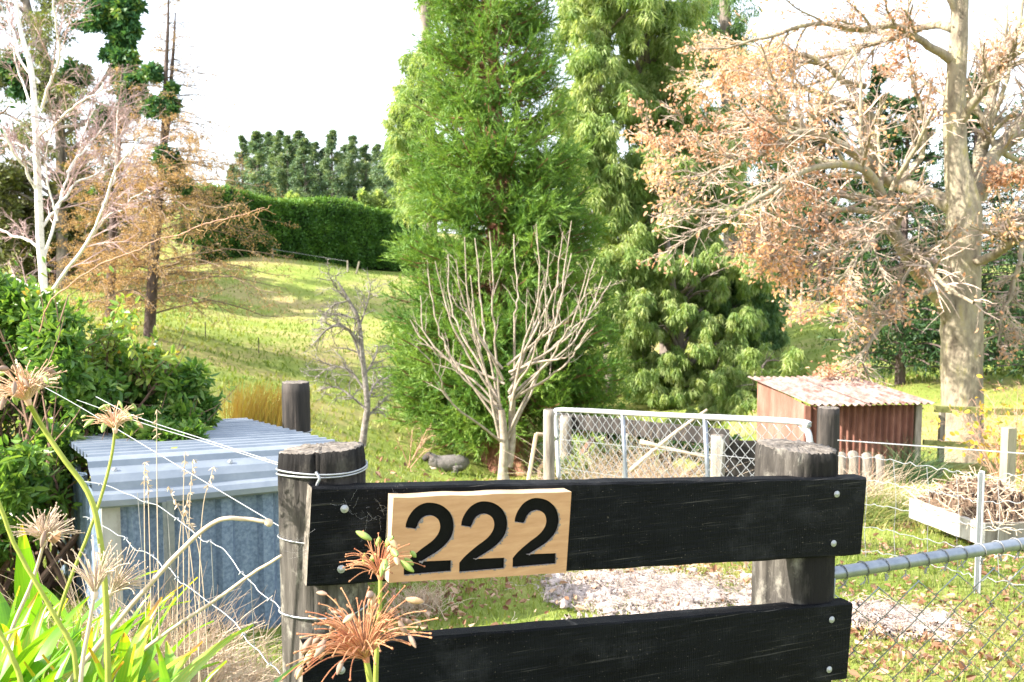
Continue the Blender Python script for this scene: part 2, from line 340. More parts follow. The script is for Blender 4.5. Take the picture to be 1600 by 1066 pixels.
def blades(name, n, y0, y1, spread, h, wd, mat_, tone=(0, 1), pw=1.0, lean=.5, patch=0.0):
    y = y0 + (y1 - y0) * U01(n) ** pw; x = (U01(n) * 2 - 1) * spread * y
    if patch:
        k = np.sin(x * 1.9 + np.sin(y * 2.3)) * np.sin(y * 1.7 + np.sin(x * 2.9)) + .6 * rng.normal(size=n); s = k > patch - .9; x, y = x[s], y[s]; n = len(x)
    pos = np.stack([x, y, zt(x, y) - .005], -1); d = unit(np.stack([rng.normal(size=n) * lean, rng.normal(size=n) * lean, np.ones(n)], -1))
    hh = h * (.5 + U01(n)); sd_ = unit(np.stack([rng.normal(size=n), rng.normal(size=n), np.zeros(n)], -1)) * (wd * (.6 + .8 * U01(n)))[:, None]
    tip = pos + d * hh[:, None]; mid = pos + d * (hh * .55)[:, None] * np.array([.8, .8, 1.1])
    V = np.stack([pos - sd_ / 2, pos + sd_ / 2, mid + sd_ * .4, tip, mid - sd_ * .4], 1); i = (np.arange(n) * 5)[:, None]
    rn = np.clip(tone[0] + (tone[1] - tone[0]) * (.5 * U01(n) + .5 * (.5 + .5 * np.sin(x * .9 + np.sin(y * 1.3)))), 0, 1)
    mb = MB(); mb.add(V, i + np.array([[0, 1, 2, 4]]), 0, rn); mb.add(np.zeros((0, 3)), i + np.array([[4, 2, 3]]) - mb.n, 0, rn)
    return mb.build(name, mat_, kind='stuff')
blades('grass', 62000, 3.2, 8, .72, .045, .006, M['grass'], (0, .8))
blades('grass', 45000, 8, 24, .68, .07, .014, M['grass'], (.25, 1))
blades('grass', 42000, 24, 66, .66, .13, .05, M['grass'], (.05, .75))
def litter(n, y0, y1, x0, x1, L, pw=1):
    y = y0 + (y1 - y0) * U01(n) ** pw; x = (x0 + (x1 - x0) * U01(n)) * y
    k = np.sin(x * 2.3 + np.sin(y * 1.9)) * np.sin(y * 2.1 + 1) + .5 * rng.normal(size=n); s = k > -.1; x, y = x[s], y[s]; n = len(x)
    pos = np.stack([x, y, zt(x, y) + .02 + .025 * U01(n)], -1); d = rv(n); d[:, 2] *= .6
    mb = MB(); sz = .35 + 1.1 * U01(n) ** 1.6; leafq(mb, pos, d, L * sz, L * .6 * sz, U01(n), bend=.45, two=True)
    mb.build('leaf_litter', M['litter'], kind='stuff')
litter(14000, 3.6, 9, -.15, .66, .034)
litter(3200, 9, 27, -.14, .5, .07)

# ------------------------------------------------------------------ timber fence in front: two posts, two black boards
def board_mat():
    m, t, b = new_mat('black_stained_board'); L = t.links.new; tc = t.nodes.new('ShaderNodeTexCoord'); ang = -math.atan2(.39, .92)
    def noise(sc_, st, d=6, rg=.6):
        m0 = t.nodes.new('ShaderNodeMapping'); m0.inputs['Rotation'].default_value = (0, 0, ang); m1 = t.nodes.new('ShaderNodeMapping'); m1.inputs['Scale'].default_value = st
        L(tc.outputs['Object'], m0.inputs[0]); L(m0.outputs[0], m1.inputs[0]); n = t.nodes.new('ShaderNodeTexNoise'); n.inputs['Scale'].default_value = sc_; n.inputs['Detail'].default_value = d; n.inputs['Roughness'].default_value = rg; L(m1.outputs[0], n.inputs['Vector']); return n
    base = ramp(t, [(.0016, .002, .003), (.0035, .0043, .006), (.008, .009, .011)], [.3, .5, .75]); L(noise(7, (1, 1, 3)).outputs[0], base.inputs[0])
    def layer(prev, fac, col):
        mx = t.nodes.new('ShaderNodeMix'); mx.data_type = 'RGBA'; L(fac, mx.inputs[0]); L(prev, mx.inputs[6]); mx.inputs[7].default_value = (*col, 1); return mx.outputs[2]
    def thr(n, a, b_, hi=1):
        r_ = ramp(t, [(0, 0, 0), (hi, hi, hi)], [a, b_]); L(n.outputs[0], r_.inputs[0]); return r_.outputs[0]
    c = layer(base.outputs[0], thr(noise(9, (.5, .5, 34), 4), .63, .74, .8), (.10, .095, .085))
    c = layer(c, thr(noise(190, (1, 1, 1.6), 2), .70, .76, .7), (.22, .19, .16))
    c = layer(c, thr(noise(5, (1, 1, 1.4), 9, .75), .52, .80, .13), (.22, .22, .235))
    L(c, b.inputs['Base Color']); b.inputs['Roughness'].default_value = .6; b.inputs['Specular IOR Level'].default_value = .1
    ad = t.nodes.new('ShaderNodeMath'); ad.operation = 'ADD'; L(noise(14, (.4, .4, 22), 5).outputs[0], ad.inputs[0]); m2 = t.nodes.new('ShaderNodeMath'); m2.operation = 'MULTIPLY'; m2.inputs[1].default_value = .8; L(noise(40, (9, 9, .6), 3).outputs[0], m2.inputs[0]); L(m2.outputs[0], ad.inputs[1])
    bp = t.nodes.new('ShaderNodeBump'); bp.inputs['Strength'].default_value = .8; bp.inputs['Distance'].default_value = .004; L(ad.outputs[0], bp.inputs['Height']); L(bp.outputs[0], b.inputs['Normal']); return m
M['board'] = board_mat()
def post_mat(name, dark_top):
    m, t, b = new_mat(name); L = t.links.new
    tc = t.nodes.new('ShaderNodeTexCoord')
    def noise(sc_, st, d=8):
        mp = t.nodes.new('ShaderNodeMapping'); mp.inputs['Scale'].default_value = st; L(tc.outputs['Object'], mp.inputs[0])
        n = t.nodes.new('ShaderNodeTexNoise'); n.inputs['Scale'].default_value = sc_; n.inputs['Detail'].default_value = d; n.inputs['Roughness'].default_value = .7; L(mp.outputs[0], n.inputs['Vector']); return n
    g = ramp(t, [(.03, .027, .024), (.085, .076, .067), (.16, .146, .13)], [.3, .5, .72]); L(noise(34, (1, 1, .06)).outputs[0], g.inputs[0])
    li = ramp(t, [(.0, .0, .0), (1, 1, 1)], [.52, .66]); L(noise(22, (1, 1, .7)).outputs[0], li.inputs[0])
    mx = t.nodes.new('ShaderNodeMix'); mx.data_type = 'RGBA'; L(li.outputs[0], mx.inputs[0]); L(g.outputs[0], mx.inputs[6]); mx.inputs[7].default_value = (.28, .262, .225, 1)
    tar = ramp(t, [(0, 0, 0), (1, 1, 1)], [.45, .58]); L(noise(5 if dark_top else 7, (1.2, 1.2, .3)).outputs[0], tar.inputs[0])
    sx = t.nodes.new('ShaderNodeSeparateXYZ'); L(tc.outputs['Object'], sx.inputs[0])
    mr = t.nodes.new('ShaderNodeMapRange'); L(sx.outputs[2 if dark_top else 0], mr.inputs[0])
    if dark_top: mr.inputs[1].default_value = 1.02; mr.inputs[2].default_value = 1.17; mr.inputs[4].default_value = .9
    else: mr.inputs[1].default_value = c2[0] - .25 - .03; mr.inputs[2].default_value = c2[0] - .25 + .035; mr.inputs[4].default_value = .95  # near-black right half: the post's shaded side put into the colour
    ad = t.nodes.new('ShaderNodeMath'); ad.operation = 'ADD'; ad.use_clamp = True; L(mr.outputs[0], ad.inputs[0])
    m1 = t.nodes.new('ShaderNodeMath'); m1.operation = 'MULTIPLY'; m1.inputs[1].default_value = .55; L(tar.outputs[0], m1.inputs[0]); L(m1.outputs[0], ad.inputs[1])
    m2 = t.nodes.new('ShaderNodeMix'); m2.data_type = 'RGBA'; L(ad.outputs[0], m2.inputs[0]); L(mx.outputs[2], m2.inputs[6]); m2.inputs[7].default_value = (.013, .012, .012, 1)
    L(m2.outputs[2], b.inputs['Base Color'])
    bp = t.nodes.new('ShaderNodeBump'); bp.inputs['Strength'].default_value = .8; bp.inputs['Distance'].default_value = .008
    L(noise(70, (1, 1, .08)).outputs[0], bp.inputs['Height']); L(bp.outputs[0], b.inputs['Normal']); b.inputs['Roughness'].default_value = .9; b.inputs['Specular IOR Level'].default_value = .15
    return m
M['endgrain'] = mat('post_end_grain', [(.055, .048, .04), (.15, .13, .11), (.25, .22, .19)], 30, bump=1, bscale=90, bd=.006)
M['galv'] = mat('galvanised_steel', [(.20, .23, .27), (.30, .33, .37)], 30, rough=.42, bump=.05, metal=.75)
M['wire'] = mat('galvanised_wire', [(.30, .315, .335), (.43, .445, .465)], 30, rough=.45, bump=0, metal=.5)
M['wire_dark'] = mat('dull_wire', [(.2, .2, .2), (.36, .36, .36)], 30, rough=.5, bump=0, metal=.5)
M['web'] = mat('cobweb', [(.5, .5, .5), (.6, .6, .6)], 5, bump=0)

def round_post(c, top, bottom, r, tilt=(0, 0), seed=0, cracks=16, slope=(0, 0), rows=34, seg=120):
    """a sawn-off round post, vertical drying cracks that open towards the top, chipped rim, rough end grain"""
    g = np.random.default_rng(seed); th = np.arange(seg) * 2 * math.pi / seg; z = bottom + (top - bottom) * np.linspace(0, 1, rows) ** .7
    rad = np.full((rows, seg), r)
    for k in range(3, 9): rad = rad + r * .012 * g.normal() * np.cos(k * th + g.random() * 6 + .2 * z[:, None])
    for _ in range(cracks):
        a = g.random() * 2 * math.pi; dp = r * (.03 + .10 * g.random() ** 2); wd_ = .018 + .02 * g.random(); ln = .06 + .5 * g.random() ** 2
        ax = a + .05 * np.sin(z * 9 + g.random() * 6)
        dd = (th[None] - ax[:, None] + math.pi) % (2 * math.pi) - math.pi
        rad = rad - dp * np.exp(-(dd / wd_) ** 2) * np.clip(1 - (top - z[:, None]) / ln, 0, 1) ** .6
    rad = rad + g.normal(size=rad.shape) * r * .004
    rad[-1] *= .965
    cx = c[0] + tilt[0] * (z - top); cy = c[1] + tilt[1] * (z - top)
    X = cx[:, None] + rad * np.cos(th); Y = cy[:, None] + rad * np.sin(th); Z = np.repeat(z[:, None], seg, 1) + (np.outer(np.linspace(0, 1, rows) ** 8, slope[0] * np.cos(th) + slope[1] * np.sin(th)))
    Z[-1] += g.normal(size=seg) * .0015
    i = np.arange(rows * seg).reshape(rows, seg); j = np.roll(i, -1, 1)
    mb = MB(); mb.add(np.stack([X, Y, Z], -1), np.stack([i[:-1], j[:-1], j[1:], i[1:]], -1).reshape(-1, 4), 0)
    prev = np.stack([X[-1], Y[-1], Z[-1]], -1); ctr = prev.mean(0)
    ringi = i[-1]
    for f in (.85, .6, .35, .12):
        V = ctr + (prev - ctr) * f; V[:, 2] += g.normal(size=seg) * .0012 + .004 * (1 - f)
        base = mb.n; ii = np.arange(seg); jj = np.roll(ii, -1)
        mb.add(V, np.stack([ringi - base, np.roll(ringi, -1) - base, jj, ii], -1), 1); ringi = base + ii
    mb.add(np.zeros((0, 3)), ringi[None] - mb.n, 1)
    return mb
BL0, BR0 = P(487, 763, 1.956), P(1354.5, 746.5, 2.492)        # top front corners of the upper board
BD = unit(BR0 - BL0); BUP = unit(np.array([0, 0, 1.]) - BD * BD[2]); BN = np.cross(BD, BUP); BN = BN * (-1 if BN[1] > 0 else 1)
BH, BT = .2, .048
c1 = P(503, 700, 2.085); c2 = P(1244, 697, 2.545)
M['post_a'] = post_mat('weathered_post_dark_head', True)
M['post_b'] = post_mat('weathered_post_shaded_side', False)
fence = thing('board_fence', 'black stained two-board fence between two round weathered posts', 'fence', G(.25, 2.3))
round_post(c1[:2], c1[2], .0, .0895, (-.006, 0), 3, 22, (.006, -.004)).build('post', [M['post_a'], M['endgrain']], fence, smooth=True, label='grey lichened round post wrapped with wire')
round_post(c2[:2], c2[2], -.05, .1035, (.006, 0), 5, 18, (-.008, .0)).build('post', [M['post_b'], M['endgrain']], fence, smooth=True, label='round post at the gate, grey with its shaded half coloured black')
plank(MB(), BL0, BR0, BUP, BN, BH, BT, 30, jit=.0007, capmat=1).build('board', [M['board'], M['endgrain']], fence, label='upper black board carrying the number plate')
DROP = .325
plank(MB(), BL0 - BUP * DROP + BD * .002, BR0 - BUP * (DROP - .002) - BD * .012, BUP, BN, BH, BT, 30, jit=.0007, capmat=1).build('board', [M['board'], M['endgrain']], fence, label='lower black board')
def screw_mesh():
    mb = MB(); a = np.arange(14) * 2 * math.pi / 14
    prof = [(.0085, 0), (.0085, .0016), (.0072, .0022), (.0046, .0022), (.0038, .0045), (.0016, .005)]
    V = np.array([[r * math.cos(q), r * math.sin(q), h] for r, h in prof for q in a]); i = np.arange(len(V)).reshape(len(prof), 14); j = np.roll(i, -1, 1)
    mb.add(V, np.stack([i[:-1], j[:-1], j[1:], i[1:]], -1).reshape(-1, 4)); mb.add(np.zeros((0, 3)), i[-1:] - mb.n)
    return mb.mesh('screw', M['wire'], True)
SCREW = screw_mesh(); NROT = Vector(BN).to_track_quat('Z', 'Y').to_euler()
for px, py in [(538, 795), (533, 889), (1307, 772), (1302, 849), (1299, 968), (1295, 1046), (533, 1047)]:
    put(SCREW, 'screw', fence, ray_plane(px, py, BL0, BN) + BN * .001, NROT)
# wire tied round the left post
def ring(c, r, z, tl, n=40, wob=.004):
    a = np.linspace(0, 2 * math.pi, n); return np.stack([c[0] + r * np.cos(a), c[1] + r * np.sin(a), z + tl * np.cos(a + .6) + wob * np.sin(2 * a)], -1)
for py, tl, r in [(742, .004, .002), (748, .007, .002), (850, .004, .0013), (968, .008, .0022)]:
    mb = MB(); z = P(440, py, 2.0)[2]; tubes(mb, ring(c1, .0945, z, tl), np.full(40, r), 6)
    if py == 748:
        q = P(497, 747, 1.985); tubes(mb, smooth_path([q + [-.004, 0, .012], q + [.004, -.006, 0], q + [-.002, -.004, -.014], q + [.003, 0, -.022]], 10), np.full(10, .003), 6)
    mb.build('wire_tie', M['wire'], fence, smooth=True)
# old cobweb threads on the boards
mb = MB()
for cx_, cy_, n, sp in [(575, 790, 26, 26), (470, 860, 8, 16)]:
    for k in range(n):
        a = ray_plane(cx_ + sp * random.gauss(0, 1), cy_ + sp * .7 * random.gauss(0, 1), BL0 + BN * .004, BN); b_ = a + BD * random.gauss(0, .02) + BUP * random.gauss(0, .015)
        tubes(mb, smooth_path([a, (a + b_) / 2 + BUP * random.gauss(0, .004), b_], 5), np.full(5, .00007), 3)
mb.build('cobweb', M['web'], fence, kind='stuff')

# ------------------------------------------------------------------ number sign, digits routed into the timber
M['signwood'] = mat('sign_timber', [(.41, .222, .112), (.47, .265, .14), (.53, .315, .172)], 7, (2.2, 2.2, 13), rough=.6, bump=.08, bscale=80)
M['signtop'] = mat('sign_sunlit_edge', [(.36, .27, .175), (.46, .37, .26)], 9, (1, 1, 3), bump=.2)  # paler top and left edges: sunlight put into the colour
M['digit'] = mat('black_digit_paint', [(.0015, .0015, .0015), (.004, .004, .0045)], 60, rough=.6, spec=.1, bump=.5, bscale=200, bd=.001)
M['paintgrey_lit'] = mat('grey_paint_lit_edge', [(.10, .09, .09), (.24, .22, .21), (.06, .05, .05)], 90, bump=.5, bscale=200, bd=.002)
ST = .04
SP0 = BL0 + BN * (ST + .001)
zc = lambda x, y: (600 + x / 5.3333, 760 + y / 5.3333)
cor = [ray_plane(*zc(*q), SP0, BN) for q in [(75, 95), (1550, 45), (1530, 722), (42, 806)]]
loc2 = lambda p: np.array([np.dot(p - SP0, BD), np.dot(p - SP0, BUP)])
cq = [loc2(q) for q in cor]
sx0, sx1 = (cq[0][0] + cq[3][0]) / 2, (cq[1][0] + cq[2][0]) / 2
rise_t = (cq[1][1] - cq[0][1]); sy_t0, sy_t1 = cq[0][1], cq[1][1]; sy_b0, sy_b1 = cq[3][1], cq[2][1]
sign = thing('number_sign', 'pale timber house number plate with black routed 222', 'sign', SP0 + BD * (sx0 + sx1) / 2 + BUP * sy_b0 - BN * ST)
dz = lambda pts: [loc2(ray_plane(*zc(*q), SP0, BN)) for q in pts]
def cat2(pts, K):
    return [tuple(q) for q in smooth_path(np.array(pts), K)]
arc_out = cat2(dz([(1092, 288), (1118, 215), (1165, 150), (1225, 113), (1285, 106), (1355, 124), (1415, 172), (1445, 235), (1450, 305), (1432, 372), (1390, 430), (1330, 482), (1262, 526), (1185, 575)]), 44)
arc_in = cat2(dz([(1080, 600), (1128, 546), (1215, 470), (1296, 408), (1342, 350), (1360, 290), (1347, 232), (1310, 200), (1265, 193), (1218, 212), (1186, 252), (1168, 300)]), 40)
OUT2 = arc_out + [tuple(q) for q in dz([(1430, 565), (1430, 637), (1073, 667)])] + arc_in
def inflate(pl, w):
    p = np.array(pl); t = unit(np.roll(p, -1, 0) - np.roll(p, 1, 0)); n_ = np.stack([t[:, 1], -t[:, 0]], -1); ar = sum(p[i - 1][0] * p[i][1] - p[i][0] * p[i - 1][1] for i in range(len(p)))
    return [tuple(q) for q in p + n_ * w * (1 if ar > 0 else -1)]
OUT2 = inflate(OUT2, .0021)
a3, a2, a1 = dz([(1430, 637), (1001, 676), (556, 699)])
DIG = [[(x + o_[0] - a3[0], y + o_[1] - a3[1]) for x, y in OUT2] for o_ in (a1, a2, a3)]
def curve_mesh(polys, depth):
    cu = bpy.data.curves.new('outline', 'CURVE'); cu.dimensions = '2D'; cu.fill_mode = 'BOTH'; cu.extrude = depth / 2
    for pl in polys:
        s_ = cu.splines.new('POLY'); s_.points.add(len(pl) - 1); s_.use_cyclic_u = True
        for q, p_ in zip(s_.points, pl): q.co = (p_[0], p_[1], 0, 1)
    ob = bpy.data.objects.new('outline', cu); COL.objects.link(ob); bpy.context.view_layer.update()
    me = bpy.data.meshes.new_from_object(ob.evaluated_get(bpy.context.evaluated_depsgraph_get()))
    v = np.array([q.co[:] for q in me.vertices]); f = [list(p.vertices) for p in me.polygons]
    bpy.data.objects.remove(ob); bpy.data.curves.remove(cu); bpy.data.meshes.remove(me); return v, f
to3 = lambda v, w0: SP0 + v[:, :1] * BD + v[:, 1:2] * BUP + (v[:, 2:3] + w0) * BN
def addpolys(mb, V, fs, mats):
    for k in sorted({len(f) for f in fs}):
        for m_ in sorted(set(mats)):
            sel = [f for f, mm in zip(fs, mats) if len(f) == k and mm == m_]
            if sel:
                first = addpolys.n is None
                if first: mb.add(V, sel, m_); addpolys.n = 0
                else: mb.add(np.zeros((0, 3)), np.array(sel) - mb.n, m_)
    addpolys.n = None
addpolys.n = None
RD = .007
rect = []
for k in np.linspace(0, 1, 14): rect.append((sx0 + (sx1 - sx0) * k, sy_t0 + (sy_t1 - sy_t0) * k + .0006 * random.gauss(0, 1)))
for k in np.linspace(1, 0, 14): rect.append((sx0 + (sx1 - sx0) * k, sy_b0 + (sy_b1 - sy_b0) * k + .0006 * random.gauss(0, 1)))
v, f = curve_mesh([rect] + DIG, RD)
V3 = to3(v, -RD / 2); mats = []
for q in f:
    pts = v[q]; n = np.cross(pts[1] - pts[0], pts[2] - pts[0]); n = n / (np.linalg.norm(n) + 1e-12); c = pts.mean(0)
    inner = sx0 + .004 < c[0] < sx1 - .004 and sy_b0 + .008 < c[1] < sy_t0 - .008
    mats.append((2 if inner else (1 if n[1] > .5 or abs(c[0] - sx0) < .003 else 0)) if abs(n[2]) < .5 else 0)
mb = MB(); addpolys(mb, V3, f, mats)
mb.build('plank', [M['signwood'], M['signtop'], M['paintgrey_lit']], sign)
v, f = curve_mesh([rect], ST - RD)
mb = MB(); addpolys(mb, to3(v, -RD - (ST - RD) / 2 - .0002), f, [1 if abs(np.cross(v[q][1] - v[q][0], v[q][2] - v[q][0])[2]) < 1e-9 else 0 for q in f])
mb.build('backing', [M['signwood'], M['signtop']], sign)
for pl in DIG:
    v, f = curve_mesh([pl], .003); mb = MB(); addpolys(mb, to3(v, -RD + .0018), f, [0] * len(f)); dg = mb.build('digit', M['digit'], sign)
    mb = MB(); n = len(pl); pa = np.array(pl); area = sum(pa[i - 1][0] * pa[i][1] - pa[i][0] * pa[i - 1][1] for i in range(n))
    fine = []
    for i in range(n):
        a, b_ = pa[i], pa[(i + 1) % n]; m_ = max(1, int(np.linalg.norm(b_ - a) / .0022))
        fine += [(a + (b_ - a) * k / m_, np.array([(b_ - a)[1], -(b_ - a)[0]]) / np.linalg.norm(b_ - a) * (1 if area > 0 else -1)) for k in range(m_)]
    prevw = .001
    for i in range(len(fine)):
        (a, n1), (b_, n2) = fine[i], fine[(i + 1) % len(fine)]
        g_ = max(0, n1[0] * .9 - n1[1] * .55 - .15)  # right and lower edges only: their light put in with the grey paint
        wd_ = .0001 + g_ * (.0006 + .0075 * random.random() ** 3)
        if g_ > .02 and np.linalg.norm(b_ - a) < .006:
            q = np.array([[*a, .0006], [*b_, .0006], [*(b_ + n2 * wd_), .0008], [*(a + n1 * prevw), .0008]])
            V = to3(q, 0); mb.add(V, [(0, 1, 2, 3)])
        prevw = wd_
    mb.build('paint_lit_edge', M['paintgrey_lit'], dg, kind='stuff')

# ------------------------------------------------------------------ chain-link gate hung on the right post
def chain_link(mb, o, ax, az, W, H, w_, h_, r, K=6, sides=4, wig=.001):
    """vertical zig-zag wires hooked into each other; o bottom corner, ax along, az up"""
    nz = unit(np.cross(ax, az)); n = int(W / w_); rows = int(H / (h_ / 2)); Pt = []
    for k in range(n):
        pts = []
        for j in range(rows + 1):
            s = (j + k) % 2
            pts.append(o + ax * ((k + s * 1.03) * w_ + wig * random.gauss(0, 1)) + az * (j * h_ / 2) + nz * (.003 if s else -.003))
        Pt.append(pts)
    Pt = np.array(Pt); tubes(mb, Pt, np.full(Pt.shape[:2], r), sides)
def pipe(mb, pts, r, K=24, sides=10, cap=True): tubes(mb, smooth_path(pts, K), np.full(K, r), sides, cap=cap)
ga, gb = P(1296, 897, 2.56), P(1600, 849, 2.9); gd = unit(gb - ga); gup = unit(np.array([0, 0, 1.]) - gd * gd[2])
gate_r = thing('chain_link_gate', 'galvanised chain-link gate hung on the right round post', 'gate', G(ga[0], ga[1]))
mb = MB(); W2 = 1.3; H2 = .92; pr_ = .0178
pipe(mb, [ga - gd * .02, ga + gd * W2], pr_); pipe(mb, [ga - gup * H2, ga + gd * W2 - gup * H2], pr_); pipe(mb, [ga + gup * .0, ga - gup * H2], pr_ * .95); pipe(mb, [ga + gd * W2, ga + gd * W2 - gup * H2], pr_)
mb.build('frame', M['galv'], gate_r, smooth=True)
mb = MB(); chain_link(mb, ga + gd * .02 - gup * (H2 - .0) + BN * .004, gd, gup, W2 - .03, H2 - .02, .076, .108, .0021, sides=5, wig=.002)
mb.build('chain_link_mesh', M['galv'], gate_r, smooth=True, kind='stuff')
mb = MB()
for k in range(16):                                         # lacing wire coiled round the top rail
    c0 = ga + gd * (.03 + k * .076); a = np.linspace(-.4, 2 * math.pi - .9, 16)
    tubes(mb, np.array([c0 + gd * (.03 * q / 6.3) + (gup * math.cos(q - 2.2) + BN * math.sin(q - 2.2)) * (pr_ + .002) for q in a]), np.full(16, .0015), 5)
    c0 = c0 + gd * .02 - gup * (pr_ + .004) + BN * .004
    for q in range(3): tubes(mb, smooth_path([c0 + gd * random.gauss(0, .008), c0 + gd * random.gauss(0, .006) - gup * .01, c0 + gd * random.gauss(0, .012) - gup * .02], 6), np.full(6, .0016), 4)
mb.build('lacing_wire', M['wire_dark'], gate_r, smooth=True, kind='stuff')

# ------------------------------------------------------------------ galvanised mesh gate further back
M['galvpaint'] = mat('bright_galvanised_pipe', [(.36, .375, .39), (.46, .475, .49)], 30, rough=.5, bump=.05, metal=.2)
g0, g1 = P(868, 640, 8.0), P(1264, 660, 5.6); hd = unit(g1 - g0); WG = np.linalg.norm(g1 - g0); up = unit(np.array([0, 0, 1.]) - hd * hd[2])
mgate = thing('mesh_gate', 'long galvanised farm gate with netting and rounded corners', 'gate', G(g0[0], g0[1]))
mb = MB(); rc = .12; rp = .0185
pipe(mb, [g0 - up * .95, g0 - up * .5, g0 - up * rc, g0 + hd * .035 - up * .035, g0 + hd * rc, g0 + hd * WG * .5, g1 - hd * rc * 1.0, g1 - hd * .035 - up * .035, g1 - up * rc, g1 - up * .5, g1 - up * .95], rp, 90)
pipe(mb, [g0 - up * .95, g1 - up * .95], rp)
mb.build('frame', M['galvpaint'], mgate, smooth=True)
for px in (973, 1101):
    q = ray_plane(px, 650, g0, np.cross(hd, up)); q = g0 + hd * np.dot(q - g0, hd); mb = MB(); pipe(mb, [q, q - up * .95], .016, 4); mb.build('upright', M['galv'], mgate, smooth=True)
mb = MB(); chain_link(mb, g0 + hd * .02 - up * .94, hd, up, WG - .04, .92, .05, .08, .0026, sides=4)
for hh in (.24, .47, .7): tubes(mb, np.array([g0 - up * hh, g1 - up * hh]), np.full(2, .002), 4)
mb.build('wire_mesh', M['wire'], mgate, smooth=True, kind='stuff')

M['greypost'] = mat('grey_rough_post', [(.10, .085, .07), (.26, .23, .19), (.40, .37, .32)], 14, (1, 1, .15), bump=.7, bscale=40)
M['darkpost'] = mat('dark_tarred_post', [(.012, .011, .011), (.03, .026, .024), (.09, .075, .065)], 14, (1, 1, .12), bump=.8, bscale=40)
def simple_post(name, px, py, Y, rpx, label, m, seed, cat_='post', seg=40, **k):
    t = P(px, py, Y); g_ = G(t[0], t[1]); mb = round_post(t[:2], t[2], g_[2] - .1, rpx * Y / F, (0, 0), seed, 8, (0, 0), 16, seg)
    return mb.build(name, [m, M['endgrain']], None, label, cat_, loc=g_, smooth=True, **k)
simple_post('fence_post', 462, 597, 6.0, 22, 'dark round post standing behind the silver tin kennel', M['darkpost'], 8)
simple_post('fence_post', 1295, 637, 7.0, 16.5, 'dark round post in front of the rusty shed', M['darkpost'], 9)
simple_post('fence_post', 858, 640, 8.1, 9, 'slim grey round post carrying the hinge side of the netting gate', M['greypost'], 10)
mb = MB(); z0 = P(464, 676, 5.95)[2]
cc = P(462, 597, 6.0); tubes(mb, ring(cc, .091, z0, .004), np.full(40, .003), 5); mb.build('wire_loop', M['wire'], None, 'thin wire loop round the dark post behind the kennel', 'wire', smooth=True, loc=(cc[0], cc[1], z0))
# small netting frame leaning beside the grey post
fr = thing('netted_hurdle', 'narrow wooden frame with netting leaning on the slim grey post'  , 'hurdle', G(*P(828, 748, 8.2)[:2])); q = [P(838, 678, 8.2), P(824, 760, 8.2), P(860, 680, 8.25), P(858, 762, 8.25)]
mb = MB(); pipe(mb, [q[0], q[1]], .017, 4, 6); pipe(mb, [q[0], q[2]], .014, 4, 6); mb.build('frame', M['drystem'], fr)
mb = MB(); ax = unit(q[3] - q[1]); chain_link(mb, q[1] + ax * .02, ax, unit(q[0] - q[1]), .13, .38, .035, .05, .0014); mb.build('wire_mesh', M['wire_dark'], fr, kind='stuff')

# ------------------------------------------------------------------ silver tin kennel on the left
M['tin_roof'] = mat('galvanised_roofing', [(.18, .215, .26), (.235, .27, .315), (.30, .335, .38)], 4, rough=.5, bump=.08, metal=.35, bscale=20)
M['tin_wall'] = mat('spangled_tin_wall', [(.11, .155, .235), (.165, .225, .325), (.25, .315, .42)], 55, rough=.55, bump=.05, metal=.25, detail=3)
M['whitewood'] = mat('peeling_white_paint', [(.26, .24, .21), (.42, .405, .37), (.49, .475, .44)], 16, (1, 1, .5), bump=.3)
kA, kB, kR = P(140, 722, 4.2), P(532, 697, 4.8), P(382, 658, 6.35)
kE = unit(kB - kA); kLen = np.linalg.norm(kB - kA); kL = kA + (kR - kB)
ken = thing('tin_kennel', 'low silver corrugated tin kennel half hidden behind the left post', 'kennel', G(*((kA + kB) / 2)[:2]))
def trap_profile(width, pitch, h, rib=.055, side=.018):
    pr = []; x = 0
    while x < width - .01:
        pr += [(x, 0), (x + (pitch - rib - 2 * side) * .5, .0), (x + (pitch - rib - 2 * side), 0), (x + pitch - rib - side, h), (x + pitch - side, h)]; x += pitch
    pr.append((width, 0)); return [(a / width, b_) for a, b_ in pr if a <= width]
wid = np.linalg.norm(kL - kA)
mb = MB(); rn_ = sheet(mb, kA, kB, kL, trap_profile(wid, .125, .024, .03, .014), J=6); mb.build('roof', M['tin_roof'], ken)
fwd = unit(np.cross(kE, np.array([0, 0, 1.]))); fwd = fwd * (1 if fwd[1] < 0 else -1); dn = np.array([0, 0, -1.])
prof = [(-.09, -.006), (-.02, -.014), (.012, -.004), (.022, .022), (.075, .045), (.1, .075), (.108, .105), (.135, .118), (.15, .14), (.148, .165), (.132, .176), (.116, .168)]
K = 30; ss = np.linspace(-.01, kLen + .02, K)
V = np.array([[kA + kE * s + fwd * (a + .0025 * math.sin(s * 9 + 3 * a)) + dn * (b_ + .004 * math.sin(s * 5.1) * (b_ > .1) + .006 * math.exp(-((s - .95) / .05) ** 2) * (b_ > .1)) for a, b_ in prof] for s in ss])
i = np.arange(K * len(prof)).reshape(K, -1); qd = np.stack([i[:-1, :-1], i[:-1, 1:], i[1:, 1:], i[1:, :-1]], -1).reshape(-1, 4)
mb = MB(); mb.add(V, qd); mb.build('gutter_flashing', M['tin_roof'], ken, smooth=False)
for px, py in [(179, 761), (360, 741), (415, 732)]:
    q = kA + kE * np.dot(ray_plane(px, py, kA + fwd * .06, fwd) - kA, kE) + fwd * .052 + dn * .03; put(SCREW, 'screw', ken, q, Vector(fwd + np.array([0, 0, .8])).to_track_quat('Z', 'Y').to_euler(), (1.3, 1.3, 1.3))
wA = kA + fwd * .06 + dn * .16 + kE * .03; wB = kB + fwd * .06 + dn * .16
